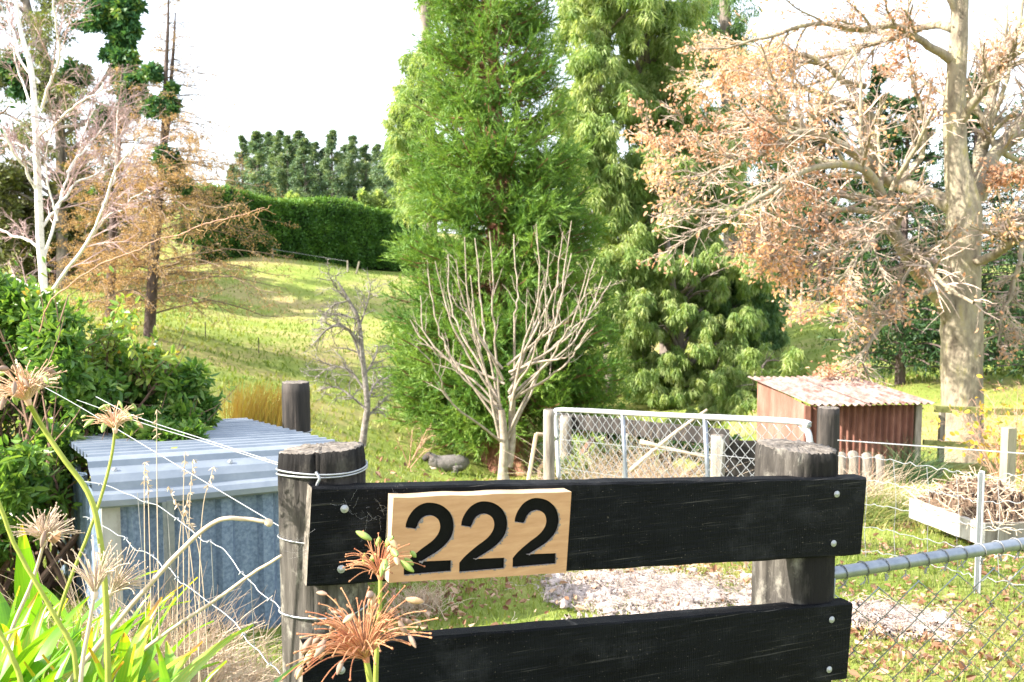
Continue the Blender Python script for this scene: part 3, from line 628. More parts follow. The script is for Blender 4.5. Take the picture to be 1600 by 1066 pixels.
zb = min(zt(np.array([wA[0], wB[0]]), np.array([wA[1], wB[1]]))) - .03
Hw = wA[2] - zb
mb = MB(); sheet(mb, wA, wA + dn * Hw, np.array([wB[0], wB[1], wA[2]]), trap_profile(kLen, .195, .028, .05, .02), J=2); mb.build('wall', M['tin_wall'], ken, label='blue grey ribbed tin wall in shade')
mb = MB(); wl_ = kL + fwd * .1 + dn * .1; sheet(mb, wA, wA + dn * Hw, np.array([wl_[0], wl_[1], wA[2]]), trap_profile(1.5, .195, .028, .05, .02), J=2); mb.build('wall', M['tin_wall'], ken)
mb = MB(); c = wA + fwd * .012 + kE * .0; box(mb, c + dn * Hw, kE * .075, -fwd * .05, -dn * (Hw + .01)); mb.build('corner_post', M['whitewood'], ken)
# steel stake in front of the wall
st = ray_plane(254, 785, wA + fwd * .12, fwd); mb = MB()
box(mb, np.array([st[0], st[1], zb]), kE * .016, -fwd * .004, [0, 0, st[2] - zb]); box(mb, np.array([st[0], st[1], zb]) + kE * .017, kE * .03, -fwd * .004, [0, 0, st[2] - zb + .004]); box(mb, np.array([st[0], st[1], zb]) - fwd * .006 + kE * .012, kE * .004, -fwd * .03, [0, 0, st[2] - zb - .004])
mb.build('steel_stake', M['galv'], None, 'weathered steel stake standing against the tin kennel wall', 'stake', loc=G(st[0], st[1]))

# ------------------------------------------------------------------ left wire fence, from the left post back into the bush
fdir = unit(np.array([-.56, .63, 0])); fn = np.array([fdir[1], -fdir[0], 0])
lw = lambda px, py: ray_plane(px, py, np.array([c1[0] - .075, c1[1], 0]), fn)
wires = thing('wire_fence', 'sagging wire fence running from the left post into the green bush', 'fence', G(c1[0] - .12, c1[1] + .02))
def lwire(name, pts, r, kink=0, m='wire'):
    q = np.array([lw(*p) for p in pts]); K = 14 * len(pts); q = smooth_path(q, K)
    if kink: q = q + np.stack([0 * q[:, 0], 0 * q[:, 0], kink * np.interp(np.arange(K), np.arange(0, K + 4, 4) + rng.normal(size=len(np.arange(0, K + 4, 4))), rng.normal(size=len(np.arange(0, K + 4, 4)))) * 1.5], -1)
    mb = MB(); tubes(mb, q, np.full(K, r), 5)
    if kink:
        for k in range(6, K - 2, 17):
            tubes(mb, q[k] + np.array([[-.006, 0, -.004], [0, -.003, .004], [.006, 0, -.003], [.002, .003, .004]]), np.full(4, r * 1.3), 4)
    mb.build(name, M[m], wires, smooth=True)
lwire('strand', [(436, 724), (330, 690), (215, 652), (150, 620)], .0013)
lwire('strand', [(436, 727), (330, 694), (225, 662), (120, 625)], .0011)
lwire('strand', [(436, 822), (290, 735), (125, 636), (60, 600)], .0013)
lwire('barbed_strand', [(438, 948), (395, 912), (352, 862), (300, 828), (255, 798), (205, 772), (130, 752)], .0013, .0035)
lwire('barbed_strand', [(438, 1056), (395, 1010), (360, 968), (300, 925), (262, 890), (225, 862), (185, 835), (130, 806)], .0013, .0035)
for a, b_ in [((392, 905), (398, 1020)), ((330, 846), (335, 950)), ((215, 770), (222, 862)), ((262, 800), (268, 896))]: lwire('stay', [a, b_], .0011, 0, 'wire_dark')

# ------------------------------------------------------------------ right wire fence with a steel stake
q0, q1 = P(1308, 715, 6.9), P(1533, 740, 5.75); rd = unit((q1 - q0) * [1, 1, 0]); rn = np.array([rd[1], -rd[0], 0])
rw = lambda px, py: ray_plane(px, py, q0, rn)
rf = thing('netting_fence', 'slack galvanised netting fence crossing the grass beyond the right post', 'fence', G(q1[0], q1[1]))
def rwire(pts, r, kink=0, name='strand'):
    q = np.array([rw(*p) for p in pts]); K = 12 * len(pts); q = smooth_path(q, K)
    if kink: q[:, 2] += kink * np.sin(np.arange(K) * 1.1) + kink * .6 * rng.normal(size=K)
    mb = MB(); tubes(mb, q, np.full(K, r), 5); mb.build(name, M['wire'], rf, smooth=True)
rwire([(1309, 688), (1450, 698), (1600, 709), (1700, 716)], .0042)
for k in range(5):
    o = k * 36
    rwire([(1309, 714 + o * 1.0), (1370, 716 + o * 1.02), (1440, 728 + o * 1.05), (1500, 738 + o * 1.08), (1533, 745 + o * 1.1), (1600, 742 + o * 1.2), (1700, 752 + o * 1.3)], .0025, .006)
for px in (1352, 1398, 1450, 1496, 1560, 1602, 1648):
    yt = float(np.interp(px, [1309, 1370, 1440, 1500, 1533, 1600, 1700], [714, 716, 728, 738, 745, 742, 752]))
    rwire([(px - 2, yt), (px + 2, yt + 60), (px - 1, yt + 110), (px + 1, yt + 158)], .002, .004, 'stay')
t_ = rw(1533, 735); zb2 = G(t_[0], t_[1])[2]; mb = MB(); tl = rd * .006
box(mb, [t_[0], t_[1], zb2 - .05], rd * .03, rn * .006, [0, 0, t_[2] - zb2 + .05]); box(mb, np.array([t_[0], t_[1], zb2 - .05]) + rd * .012 + rn * .007, rd * .006, rn * .028, [0, 0, t_[2] - zb2 + .044])
mb.build('steel_stake', M['galvpaint'], None, 'pale steel stake holding the netting beside the raised bed', 'stake', loc=[t_[0], t_[1], zb2])
# square timber post and raised bed
M['timber'] = mat('greenish_timber', [(.22, .2, .13), (.34, .31, .22)], 12, (1, 1, .2), bump=.4)
M['mossrail'] = mat('mossy_rail', [(.10, .10, .03), (.22, .22, .07), (.30, .30, .12)], 10, bump=.4)
t_ = P(1583, 670, 8.4); g_ = G(t_[0], t_[1]); mb = MB(); box(mb, [t_[0] - .04, t_[1], g_[2] - .05], [.085, .02, 0], [-.02, .085, 0], [0, 0, t_[2] - g_[2] + .05]); mb.build('square_post', M['timber'], None, 'pale square timber post behind the raised bed', 'post', loc=g_)
b0, b1, b2 = P(1421, 779, 8.2), P(1533, 818, 7.15), P(1660, 815, 7.4)
bed = thing('raised_bed', 'low timber bed heaped with dark soil and dead roots', 'garden bed', G(*((b0 + b2) / 2)[:2] + .2))
zv = np.array([0, 0, 1.]); n1 = unit(np.cross(b1 - b0, zv)); n1 = n1 * (-1 if n1[1] > 0 else 1); n2 = unit(np.cross(b2 - b1, zv)); n2 = n2 * (-1 if n2[1] > 0 else 1)
plank(MB(), b0, b1, zv, n1, .165, .035, 10).build('plank', M['whitewood'], bed, label='white painted side plank')
plank(MB(), b1 + unit(b2 - b1) * .012 - n2 * .0, b2, zv, n2, .15, .035, 8).build('plank', M['greypost'], bed)
b3 = b0 + (b2 - b1); plank(MB(), b3, b0 + unit(b3 - b0) * .03, zv, -n2, .15, .035, 8).build('plank', M['greypost'], bed)
M['soil'] = mat('dark_soil', [(.07, .045, .03), (.16, .105, .07), (.26, .18, .12)], 18, bump=1.2, bscale=40, bd=.05)
uu, vv = np.meshgrid(np.linspace(0, 1, 34), np.linspace(0, 1, 34)); hh_ = np.sin(np.pi * uu) ** .6 * np.sin(np.pi * vv) ** .6
pt = b0 + uu[..., None] * (b1 - b0) + vv[..., None] * (b3 - b0) + zv * (-.05 + .26 * hh_ + .035 * rng.normal(size=uu.shape) * (hh_ > .05))[..., None]
i = np.arange(34 * 34).reshape(34, 34); mb = MB(); mb.add(pt, np.stack([i[:-1, :-1], i[:-1, 1:], i[1:, 1:], i[1:, :-1]], -1).reshape(-1, 4)); mb.build('soil_heap', M['soil'], bed)
mb = MB(); pk = pt.reshape(-1, 3)[rng.integers(0, 34 * 34, 420)]; d0 = rv(420); d0[:, 2] = np.abs(d0[:, 2]) * .6
tubes(mb, np.stack([pk, pk + d0 * .09 + rng.normal(size=(420, 3)) * .02, pk + d0 * .17 * [1, 1, .5] + rng.normal(size=(420, 3)) * .03], 1), np.full((420, 3), .0028), 4, rnd=U01(420)); mb.build('dead_roots', M['drystem'], bed, kind='stuff')

# ------------------------------------------------------------------ rusty shed
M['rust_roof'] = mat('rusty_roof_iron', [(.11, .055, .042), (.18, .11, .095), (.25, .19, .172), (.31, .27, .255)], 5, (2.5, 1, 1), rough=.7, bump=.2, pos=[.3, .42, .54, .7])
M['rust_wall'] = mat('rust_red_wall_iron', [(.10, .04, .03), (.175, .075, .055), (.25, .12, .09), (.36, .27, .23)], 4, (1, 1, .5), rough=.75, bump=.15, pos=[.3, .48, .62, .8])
sA, sB, sC, sD = P(1270, 633, 10.9), P(1464, 633, 11.1), P(1168, 589, 13.2), P(1336, 591, 13.4)
sh = thing('rusty_shed', 'low red rusty corrugated iron shed with a single sloping roof', 'shed', G(*((sA + sB + sC + sD) / 4)[:2]))
def corr(width, pitch=.0762, h=.02):
    n = int(width / pitch * 6); return [(k / n, h * math.sin(2 * math.pi * k / 6)) for k in range(n + 1)]
Wd = np.linalg.norm(sB - sA)
eA, eC = sA - kE * 0, sC
mb = MB(); sheet(mb, sA, sC, sA + (sB - sA) * .48, corr(Wd * .48, .085, .014), J=4); mb.build('roof_sheet', M['rust_roof'], sh)
mb = MB(); sheet(mb, sA + (sB - sA) * .45 + zv * .016, sC + (sD - sC) * .45 + zv * .016, sB + zv * .016, corr(Wd * .55, .085, .014), J=4); mb.build('roof_sheet', M['rust_roof'], sh)
wa, wb = sA + (sB - sA) * .02 + (sC - sA) * .1, sA + (sB - sA) * .88 + (sC - sA) * .08; wc = sC + (sD - sC) * .08 - (sC - sA) * .03
zg = float(zt(np.array([wb[0]]), np.array([wb[1]]))[0]) - .05
flat_ = lambda q, z: np.array([q[0], q[1], z])
zt1, zt2 = wa[2] - .05, wc[2] - .03
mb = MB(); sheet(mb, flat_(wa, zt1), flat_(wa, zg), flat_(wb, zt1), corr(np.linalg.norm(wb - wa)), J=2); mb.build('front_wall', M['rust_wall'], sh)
M['rust_pale'] = mat('sunlit_side_iron', [(.17, .07, .05), (.24, .115, .085), (.31, .18, .145)], 4, (1, 1, .4), rough=.8, bump=.1)  # paler copy of the wall iron, sunlight put into the colour
mb = MB(); n_ = corr(np.linalg.norm(wc - wa), .0762, .006)
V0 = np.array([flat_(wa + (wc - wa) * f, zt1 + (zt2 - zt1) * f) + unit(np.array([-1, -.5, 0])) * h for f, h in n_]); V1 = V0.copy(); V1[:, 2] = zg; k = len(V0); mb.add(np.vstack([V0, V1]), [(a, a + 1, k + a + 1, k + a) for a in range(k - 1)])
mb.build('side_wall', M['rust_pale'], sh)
mb = MB(); box(mb, flat_(wa, zg) + [-.03, -.03, 0], [.06, 0, 0], [0, .05, 0], [0, 0, zt1 - zg]); mb.build('corner_trim', M['rust_wall'], sh)
mb = MB(); box(mb, flat_(wb, zg) + [.01, -.03, 0], [.07, 0, 0], [0, .06, 0], [0, 0, zt1 - zg]); mb.build('corner_post', M['greypost'], sh)
# pen behind and beside the shed: mossy rails, posts, fine netting
rail = thing('rail_fence', 'mossy wooden rail fence running from the shed behind the oak trunk', 'fence', G(*P(1470, 700, 11.6)[:2]))
for (a, b_, h) in [((1462, 634), (1640, 641), .08), ((1444, 688), (1620, 697), .06), ((1440, 722), (1620, 728), .07)]:
    plank(MB(), P(*a, 11.6), P(*b_, 11.9), zv, np.array([0, -1., 0]), h, .045, 8).build('rail', M['mossrail'], rail)
for px in (1470, 1640):
    q = P(px, 640, 11.75); g_ = G(q[0], q[1]); mb = MB(); box(mb, [q[0], q[1], g_[2] - .05], [.06, 0, 0], [0, .06, 0], [0, 0, q[2] - g_[2] + .05]); mb.build('post', M['greypost'], rail)
mb = MB(); pa_ = P(1442, 726, 11.68); chain_link(mb, pa_, np.array([1., .03, 0]), zv, 1.2, .6, .05, .06, .0013, sides=3); mb.build('netting', M['wire_dark'], rail, kind='stuff')
# dark rails, stakes and logs behind the netting gate
dr = thing('rail_fence', 'dark plank rail behind the netting gate on grey posts', 'fence', G(*P(1000, 720, 9.6)[:2]))
plank(MB(), P(868, 645, 10.2), P(1140, 672, 8.8), zv, np.array([-.2, -.98, 0]), .15, .04, 10).build('rail', M['darkpost'], dr)
plank(MB(), P(1110, 649, 10.6), P(1200, 652, 10.6), zv, np.array([0, -1., 0]), .06, .05, 4).build('rail', M['timber'], dr)
plank(MB(), P(1128, 688, 9.0), P(1200, 690, 9.0), zv, np.array([0, -1., 0]), .45, .03, 6).build('panel', M['darkpost'], dr)
for px, py, Y in [(1122, 680, 8.7), (884, 650, 10.0)]:
    q = P(px, py, Y); g_ = G(q[0], q[1]); round_post(q[:2], q[2], g_[2] - .1, .06, (0, 0), int(px), 5, (0, 0), 10, 24).build('post', [M['greypost'], M['endgrain']], dr, smooth=True)
for px, py, lb in [(967, 678, 'white garden stake behind the left upright of the netting gate'), (1117, 688, 'white garden stake behind the right upright of the netting gate')]:
    q = P(px, py, 8.2); g_ = G(q[0], q[1]); mb = MB(); box(mb, [q[0], q[1], g_[2] - .05], [.022, 0, 0], [.006, .016, 0], [0.05, 0, q[2] - g_[2] + .05]); mb.build('garden_stake', M['whitewood'], None, lb, 'stake', loc=g_)
for pts, lb in [([(985, 735), (1050, 680), (1105, 640)], 'cut branch leaning up behind the netting gate'), ([(1000, 690), (1060, 705), (1130, 720)], 'fallen branch lying low behind the netting gate')]:
    q = smooth_path([P(a, b_, 8.9) for a, b_ in pts], 8); mb = MB(); tubes(mb, q, np.linspace(.022, .011, 8), 7, cap=True); mb.build('cut_branch', M['drystem'], None, lb, 'branch', smooth=True, loc=q[0])
for px, py, r_, lb in [(1315, 706, 8, 'first'), (1333, 704, 9, 'second'), (1354, 707, 9, 'third'), (1374, 710, 8, 'fourth')]:
    q = P(px, py, 9.6); g_ = G(q[0], q[1]); r_ = r_ * 9.6 / F; mb = MB()
    tubes(mb, np.array([g_ - [0, 0, .05], q - [0, 0, r_], q - [0, 0, r_ * .45], q - [0, 0, r_ * .12], q]), np.array([r_, r_, r_ * .85, r_ * .5, .004]), 12)
    mb.build('edging_log', M['greypost'], None, lb + ' round-topped grey log of the edging below the rusty shed, from the dark post', 'log', 'edging logs by the rusty shed', smooth=True, loc=g_)
# hedge-line fence in the paddock
pf = thing('paddock_fence', 'low wire fence on thin posts under the clipped hedge', 'fence', G(*P(480, 412, 61)[:2]))
tp = []
for px, py, h_ in [(426, 392, 15), (543, 402, 18), (555, 408, 19)]:
    q = P(px, py, 60); g_ = G(q[0], q[1]); tp.append(np.array([q[0], q[1], g_[2] + h_ / F * 60])); mb = MB(); tubes(mb, np.array([g_ - [0, 0, .2], tp[-1] + [(.25 if px == 555 else 0), 0, 0]]), np.full(2, .05), 6, cap=True); mb.build('post', M['greypost'], pf)
mb = MB(); tubes(mb, np.array([tp[0], tp[1]]) - [0, 0, .06], np.full(2, .012), 4); mb.build('strand', M['wire_dark'], pf)
for px, py, Y, lb in [(321, 548, 34, 'thin dark steel stake on the slope below the larches'), (404, 566, 34, 'thin dark steel stake on the slope near the larch shadow')]:
    q = P(px, py - 30, Y); g_ = G(q[0], q[1]); mb = MB(); tubes(mb, np.array([g_, g_ + [0, 0, .55]]), np.full(2, .018), 5); mb.build('steel_stake', M['larchbark'], None, lb, 'stake', loc=g_)

# ------------------------------------------------------------------ sheep
M['fleece'] = mat('grey_fleece', [(.10, .088, .084), (.19, .172, .165), (.27, .25, .24)], 40, bump=1.0, bscale=55, bd=.03)
M['sheepface'] = mat('dark_sheep_face', [(.03, .025, .025), (.08, .07, .065)], 20, bump=.2)
M['sheepleg'] = mat('pale_sheep_leg', [(.4, .3, .24), (.55, .43, .36)], 20, bump=.1)
Ys = 25.6; gz = G(*P(700, 730, Ys)[:2]); hd_ = unit(np.array([-.97, -.22, 0]))
sp_ = smooth_path([(-.53, .17, .03), (-.49, .20, .15), (-.38, .23, .215), (-.15, .25, .24), (.08, .25, .235), (.24, .27, .215), (.34, .32, .19), (.41, .38, .175), (.46, .43, .15), (.51, .455, .13), (.56, .44, .11), (.60, .405, .09), (.635, .375, .078), (.648, .365, .03)], 36)
mb = MB(); pts = np.array([gz + hd_ * a + zv * (b_ - .02) for a, b_, r in sp_])
K = len(sp_); sd_ = np.cross(hd_, zv); T = unit(np.gradient(pts, axis=0)); Nn = np.cross(T, sd_); a = np.arange(20) * 2 * math.pi / 20
flat = np.interp(sp_[:, 0], [.3, .45], [.92, .85])
V = pts[:, None] + (sp_[:, 2] * 1.0)[:, None, None] * (np.cos(a)[None, :, None] * sd_ + (np.sin(a)[None, :, None] * flat[:, None, None]) * Nn[:, None])
V[:26] += rng.normal(size=V[:26].shape) * .009
i = np.arange(K * 20).reshape(K, 20); j = np.roll(i, -1, 1); qf = np.stack([i[:-1], j[:-1], j[1:], i[1:]], -1)
for k in range(K - 1): mb.add(V if k == 0 else np.zeros((0, 3)), qf[k] - (0 if k == 0 else mb.n), 1 if sp_[k, 0] > .49 else 0)
for s_ in (-1, 1):
    tubes(mb, smooth_path([gz + hd_ * .26 + sd_ * s_ * .1 + zv * .16, gz + hd_ * .46 + sd_ * s_ * .11 + zv * .10, gz + hd_ * .52 + sd_ * s_ * .11 + zv * .045, gz + hd_ * .36 + sd_ * s_ * .11 + zv * .03], 10), np.linspace(.05, .03, 10), 8, 2)
    tubes(mb, smooth_path([gz - hd_ * .32 + sd_ * s_ * .17 + zv * .16, gz - hd_ * .12 + sd_ * s_ * .23 + zv * .14, gz - hd_ * .22 + sd_ * s_ * .23 + zv * .05, gz - hd_ * .05 + sd_ * s_ * .23 + zv * .03], 10), np.linspace(.08, .03, 10), 8, 0)
sheep = mb.build('sheep', [M['fleece'], M['sheepface'], M['sheepleg']], None, 'grey sheep with a dark face lying on the grass', 'sheep', smooth=True, loc=gz)
for s_ in (-1, 1):
    e = gz + hd_ * .49 + zv * .53; mb = MB(); leafq(mb, [e + sd_ * s_ * .06], [sd_ * s_ + zv * .35 - hd_ * .2], .13, .07, .5, two=True); mb.build('ear', M['sheepface'], sheep)

# ------------------------------------------------------------------ fleece scraps lying on the grass
def wool(label_, c, ax, ay, n):
    mb = MB(); g = np.random.default_rng(4); ph = (1 + 5 ** .5) / 2
    me = bpy.data.meshes.new('t'); import bmesh as bm_; b = bm_.new(); bm_.ops.create_icosphere(b, subdivisions=2, radius=1); b.verts.ensure_lookup_table()
    iv = np.array([q.co[:] for q in b.verts]); fi = np.array([[q.index for q in f_.verts] for f_ in b.faces]); b.free(); bpy.data.meshes.remove(me)
    nx = 110; ny = 80; ux, uy = np.meshgrid(np.linspace(-1.25, 1.25, nx), np.linspace(-1.25, 1.25, ny)); rr = np.sqrt(ux ** 2 + uy ** 2)
    f = sum(np.sin(ux * g.normal() * k_ + uy * g.normal() * k_ + g.random() * 6) / k_ ** .6 for k_ in (3, 4, 6, 8, 11, 15, 20, 27, 34)); f = f * .42 + .36 - rr * .55 + .16 * g.normal(size=ux.shape)
    X = c[0] + ax * ux + .006 * g.normal(size=ux.shape); Y_ = c[1] + ay * uy + .006 * g.normal(size=ux.shape); Z = zt(X, Y_) + np.where(f > 0, .012 + .035 * np.minimum(f, .9) ** .8 + .012 * g.normal(size=f.shape), -.02)
    ii = np.arange(nx * ny).reshape(ny, nx); qd_ = np.stack([ii[:-1, :-1], ii[:-1, 1:], ii[1:, 1:], ii[1:, :-1]], -1).reshape(-1, 4); mb.add(np.stack([X, Y_, Z], -1), qd_[(f.ravel()[qd_] > -.05).any(1)])
    for k in range(n // 2):
        q = g.normal(size=2) * .48; 
        if math.sin(q[0] * 6 + 1) + math.sin(q[1] * 5 + q[0] * 3) < -.7: continue
        x, y = c[0] + ax * q[0], c[1] + ay * q[1]; r = .010 + .024 * g.random() ** 2
        V = iv * (1 + .35 * np.sin(iv[:, [1, 2, 0]] * 4 + g.random(3) * 6) + .14 * g.normal(size=iv.shape)) * r * np.array([1.3, 1.1, .45]) * (.5 + 1.1 * g.random(3))
        mb.add(V + G(x, y) + [0, 0, .018 + r * .35], fi, 0)
    for k in range(n * 2):
        q = g.normal(size=2) * .5; x, y = c[0] + ax * q[0], c[1] + ay * q[1]; p = G(x, y) + [0, 0, .02 + .03 * g.random()]
        d = g.normal(size=(3, 3)) * [.025, .025, .012]; tubes(mb, smooth_path([p, p + d[0], p + d[0] + d[1], p + d[0] + d[1] + d[2]], 6), np.full(6, .0011), 3)
    mb.build('wool_scraps', M['wool'], None, label_, 'wool', kind='stuff', smooth=True, loc=G(*c[:2]))
p_ = P(1035, 945, 5.25); wool('pale shorn wool strewn over the grass between the boards', p_, .52, .42, 1250)
p_ = P(1405, 962, 4.95); wool('pale shorn wool on the grass behind the chain-link gate', p_, .24, .26, 520)

# ------------------------------------------------------------------ clipped hedge, tree row, scrub behind
hA, hB = P(296, 297, 57.4), P(655, 334, 70); hz0, hz1 = G(hA[0], hA[1]), G(hB[0], hB[1]); hn = unit(np.cross(hB - hA, zv)); hn = hn * (-1 if hn[1] > 0 else 1); bk = -hn * 3.2
hedge = thing('clipped_hedge', 'long tall clipped dark green hedge along the top of the paddock', 'hedge', (hz0 + hz1) / 2)
nu, nv = 110, 26; s_, t_ = np.meshgrid(np.linspace(0, 1, nu), np.linspace(0, 1, nv))
topz = lambda s: (hA[2] + (hB[2] - hA[2]) * s)
def hedge_pt(s, t, inset=0.0):
    """t 0..0.6 front face from the ground up, 0.6..1 over the top"""
    base = hA[:2] + (hB[:2] - hA[:2]) * s[..., None]; x, y = base[..., 0], base[..., 1]; gz_ = hz0[2] + (hz1[2] - hz0[2]) * s - .3
    f = np.clip(t / .6, 0, 1); g = np.clip((t - .6) / .4, 0, 1)
    bulge = .16 * np.sin(s * 31 + 3 * np.sin(s * 17) + 4 * f) * np.sin(f * 7 + s * 20) + .10 * np.sin(s * 83 + 5 * f) * np.sin(f * 11 + s * 9) + .25 * np.sin(f * np.pi) - .5 * (f < .12)
    z = gz_ + (topz(s) - gz_) * f + .12 * np.sin(s * 90 + g * 5) * (f >= 1) + .25 * np.sin(s * 13) * (f >= 1)
    o = (bulge - inset)[..., None] * hn[:2] * (1 - g[..., None]) + g[..., None] * bk[:2]
    return np.concatenate([base + o, (z - inset * .6)[..., None]], -1)
V = hedge_pt(s_, t_, .22); i = np.arange(nu * nv).reshape(nv, nu); mb = MB(); mb.add(V, np.stack([i[:-1, :-1], i[:-1, 1:], i[1:, 1:], i[1:, :-1]], -1).reshape(-1, 4))
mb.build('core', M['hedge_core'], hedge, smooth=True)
n = 48000; s1, t1 = U01(n), U01(n) ** 1.0; V = hedge_pt(s1, t1, 0) + rng.normal(size=(n, 3)) * .07; mb = MB(); d = rv(n) + hn * .6 * (t1 < .6)[:, None] + zv * (t1 >= .6)[:, None]
leafq(mb, V, d, .2 * (.6 + .8 * U01(n)), .09, np.clip(.5 * U01(n) + .35 * (t1 > .57) + .2 * np.sin(s1 * 23 + 3 * np.sin(t1 * 9)) * np.sin(t1 * 14 + s1 * 11) + .12, 0, 1)); mb.build('foliage', M['hedge'], hedge, kind='stuff')  # leaves over the top toned lighter, sunlit rim put into the colour

def row_tree(seed, H):
    g = np.random.default_rng(seed); mb = MB(); n = 46; h = H * (.12 + .86 * np.linspace(0, 1, n)); r = H * .12 * np.clip(1.0 - h / H, 0, 1) ** .75 * np.clip(h / H * 4, 0, 1) * (.6 + .7 * g.random(n)) + .05
    a = g.random(n) * 6.28; c = np.stack([np.cos(a) * r * .75, np.sin(a) * r * .75, h], -1)
    clump(mb, c, r * .6 + .05, 250, .30, .10, hang=-.25, sub=6, flat=2.0, shell=.36); m1 = mb.mesh('crown', M['pop'])
    mt = MB(); q = smooth_path([(0, 0, 0, H * .014), (g.normal() * .1, 0, H * .5, H * .01), (0, 0, H * .97, .03)], 8); tubes(mt, q[:, :3], q[:, 3], 6)
    P2, R2 = spawn(q[None, :, :3], q[None, :, 3], 22, .1, .9, .6, .16, 4, .4, .1, .1); tubes(mt, P2, R2, 3); m2 = mt.mesh('trunk', M['gum_bark'], True); return m1, m2
RT = [row_tree(20 + k, 14.0) for k in range(4)]
ORD = ['first', 'second', 'third', 'fourth', 'fifth', 'sixth', 'seventh', 'eighth', 'ninth', 'tenth', 'eleventh', 'twelfth', 'thirteenth', 'fourteenth', 'fifteenth', 'sixteenth', 'seventeenth', 'eighteenth', 'nineteenth', 'twentieth']
rowt = [(362, 258), (378, 212), (401, 204), (418, 206), (437, 204), (449, 212), (466, 203), (474, 216), (492, 222), (518, 202), (505, 232), (551, 212), (538, 226), (570, 226), (588, 224), (600, 233), (618, 222), (636, 215)]
rowt.sort()
for k, (px, py) in enumerate(rowt):
    Y = 84 + 5 * math.sin(k * 2.4); t = P(px, py, Y); g_ = G(t[0], t[1]); H = t[2] - g_[2]; s = H / 14.0
    tr = thing('row_tree', f'tall narrow tree in the row behind the hedge, {ORD[k]} from the larch side', 'tree', g_, 'row of tall narrow trees behind the hedge')
    wdt = s * (1.6 if H < 9 else 1.35); a = k * 1.7
    for nm, me in zip(('crown', 'trunk'), RT[k % 4]): put(me, nm, tr, g_, (0, 0, a), (wdt, wdt, s))
# low bushes poking over the hedge
for px, py, r, lb in [(535, 322, 9, 'small pale green bush peeping over the hedge near its middle'), (575, 322, 13, 'broad green bush rising over the hedge beside the big conifer'), (600, 316, 12, 'yellowish green bush over the hedge end touching the big conifer'), (455, 312, 7, 'tiny pale bush top over the hedge below the tall row trees')]:
    c = P(px, py + 2, 72); mb = MB(); clump(mb, c + rng.normal(size=(7, 3)) * r * 72 / F * .5, r * 72 / F * .6, 420, .3, .12, hang=-.2, sub=6)
    g_ = G(c[0], c[1]); mb.build('crown', M['gum'], b := thing('bush', lb, 'bush', g_)); mb = MB(); tubes(mb, np.array([g_, c]), np.array([.12, .05]), 5); mb.build('stem', M['gum_bark'], b)

# ------------------------------------------------------------------ generic crowns
def crown_tree(name, label, cat_, leafmat, barkmat, trunk, polys, nclump, rpx, Yr, per, L, W, hang, limbs=24, K=24, group=None, sub=9, flat=1.2, leafname='crown', cut=None):
    q, r = pxpath(trunk, K); root = thing(name, label, cat_, G(q[0][0], q[0][1]), group); q[0][2] = min(q[0][2], WL[root.name][2])
    C = []; Rr = []
    for poly, nc in zip(polys, nclump):
        for px, py in in_poly(poly, nc):
            Y = Yr[0] + (Yr[1] - Yr[0]) * random.random(); C.append(P(px, py, Y)); Rr.append((rpx[0] + (rpx[1] - rpx[0]) * random.random()) * Y / F)
    C = np.array(C); Rr = np.array(Rr); mb = MB(); clump(mb, C, Rr * 1.08, int(per * 1.45), L * .82, W * .8, hang, sub, flat, shell=.36, spread=.7, tri=True); mb.build(leafname, leafmat, root)
    mt = MB(); tubes(mt, q, r, 10, cap=True)
    sel = rng.permutation(len(C))[:limbs]; Lp = []; Lr = []
    for s in sel:                                              # limbs reach from the trunk up and out to the leaf clumps
        c = C[s]; zc_ = c[2] - .35 * np.linalg.norm(c[:2] - q[:, :2].mean(0)) - .6; k = int(np.argmin(np.abs(q[:, 2] - zc_))); k = max(1, min(K - 2, k))
        m_ = (q[k] + c) / 2 + [0, 0, .12 * np.linalg.norm(c - q[k])]; Lp.append(smooth_path([q[k], m_ + rng.normal(size=3) * .15, c], 8)); Lr.append(np.linspace(max(.03, r[k] * .45), .015, 8))
    if Lp:
        tubes(mt, np.array(Lp), np.array(Lr), 6); P2, R2 = spawn(np.array(Lp), np.array(Lr), 6, .35, 1, .7, .35, 4, .6, .15, 0); tubes(mt, P2, R2, 3)
    mt.build('trunk', barkmat, root, smooth=True); return root, C

# gum trees behind the big conifer and to its right
crown_tree('gum_tree', 'pale green gum tree showing left of the big conifer', 'tree', M['gum'], M['gum_bark'], [(668, 640, 41, 14), (672, 400, 41, 12), (668, 150, 41, 9), (660, -160, 41, 5)],
           [[(612, 92), (650, 90), (668, 170), (655, 225), (622, 200), (606, 140)], [(655, -220), (760, -220), (760, 330), (640, 330), (622, 270), (655, 140), (672, 60)], [(606, 205), (640, 215), (650, 270), (618, 262)]], [14, 80, 7], (16, 27), (39, 43), 480, .3, .09, 1.0, 30)
crown_tree('gum_tree', 'tall gum tree with a forked grey trunk right of the big conifer', 'tree', M['gum'], M['gum_bark'], [(955, 640, 38, 10), (948, 430, 38, 9), (938, 240, 38, 8), (931, 60, 38, 7.5), (925, -160, 38, 5)],
           [[(870, -160), (1010, -160), (1010, 20), (960, 40), (880, 60)], [(890, 90), (925, 90), (925, 300), (905, 330)], [(925, 110), (950, 150), (945, 330), (920, 330)], [(945, 270), (1040, 240), (1050, 420), (960, 440)], [(930, 390), (1015, 390), (1015, 530), (935, 530)], [(875, -20), (1015, -20), (1065, 300), (1040, 460), (885, 460)]], [64, 26, 20, 50, 34, 62], (16, 26), (36, 40), 480, .3, .09, 1.2, 36)
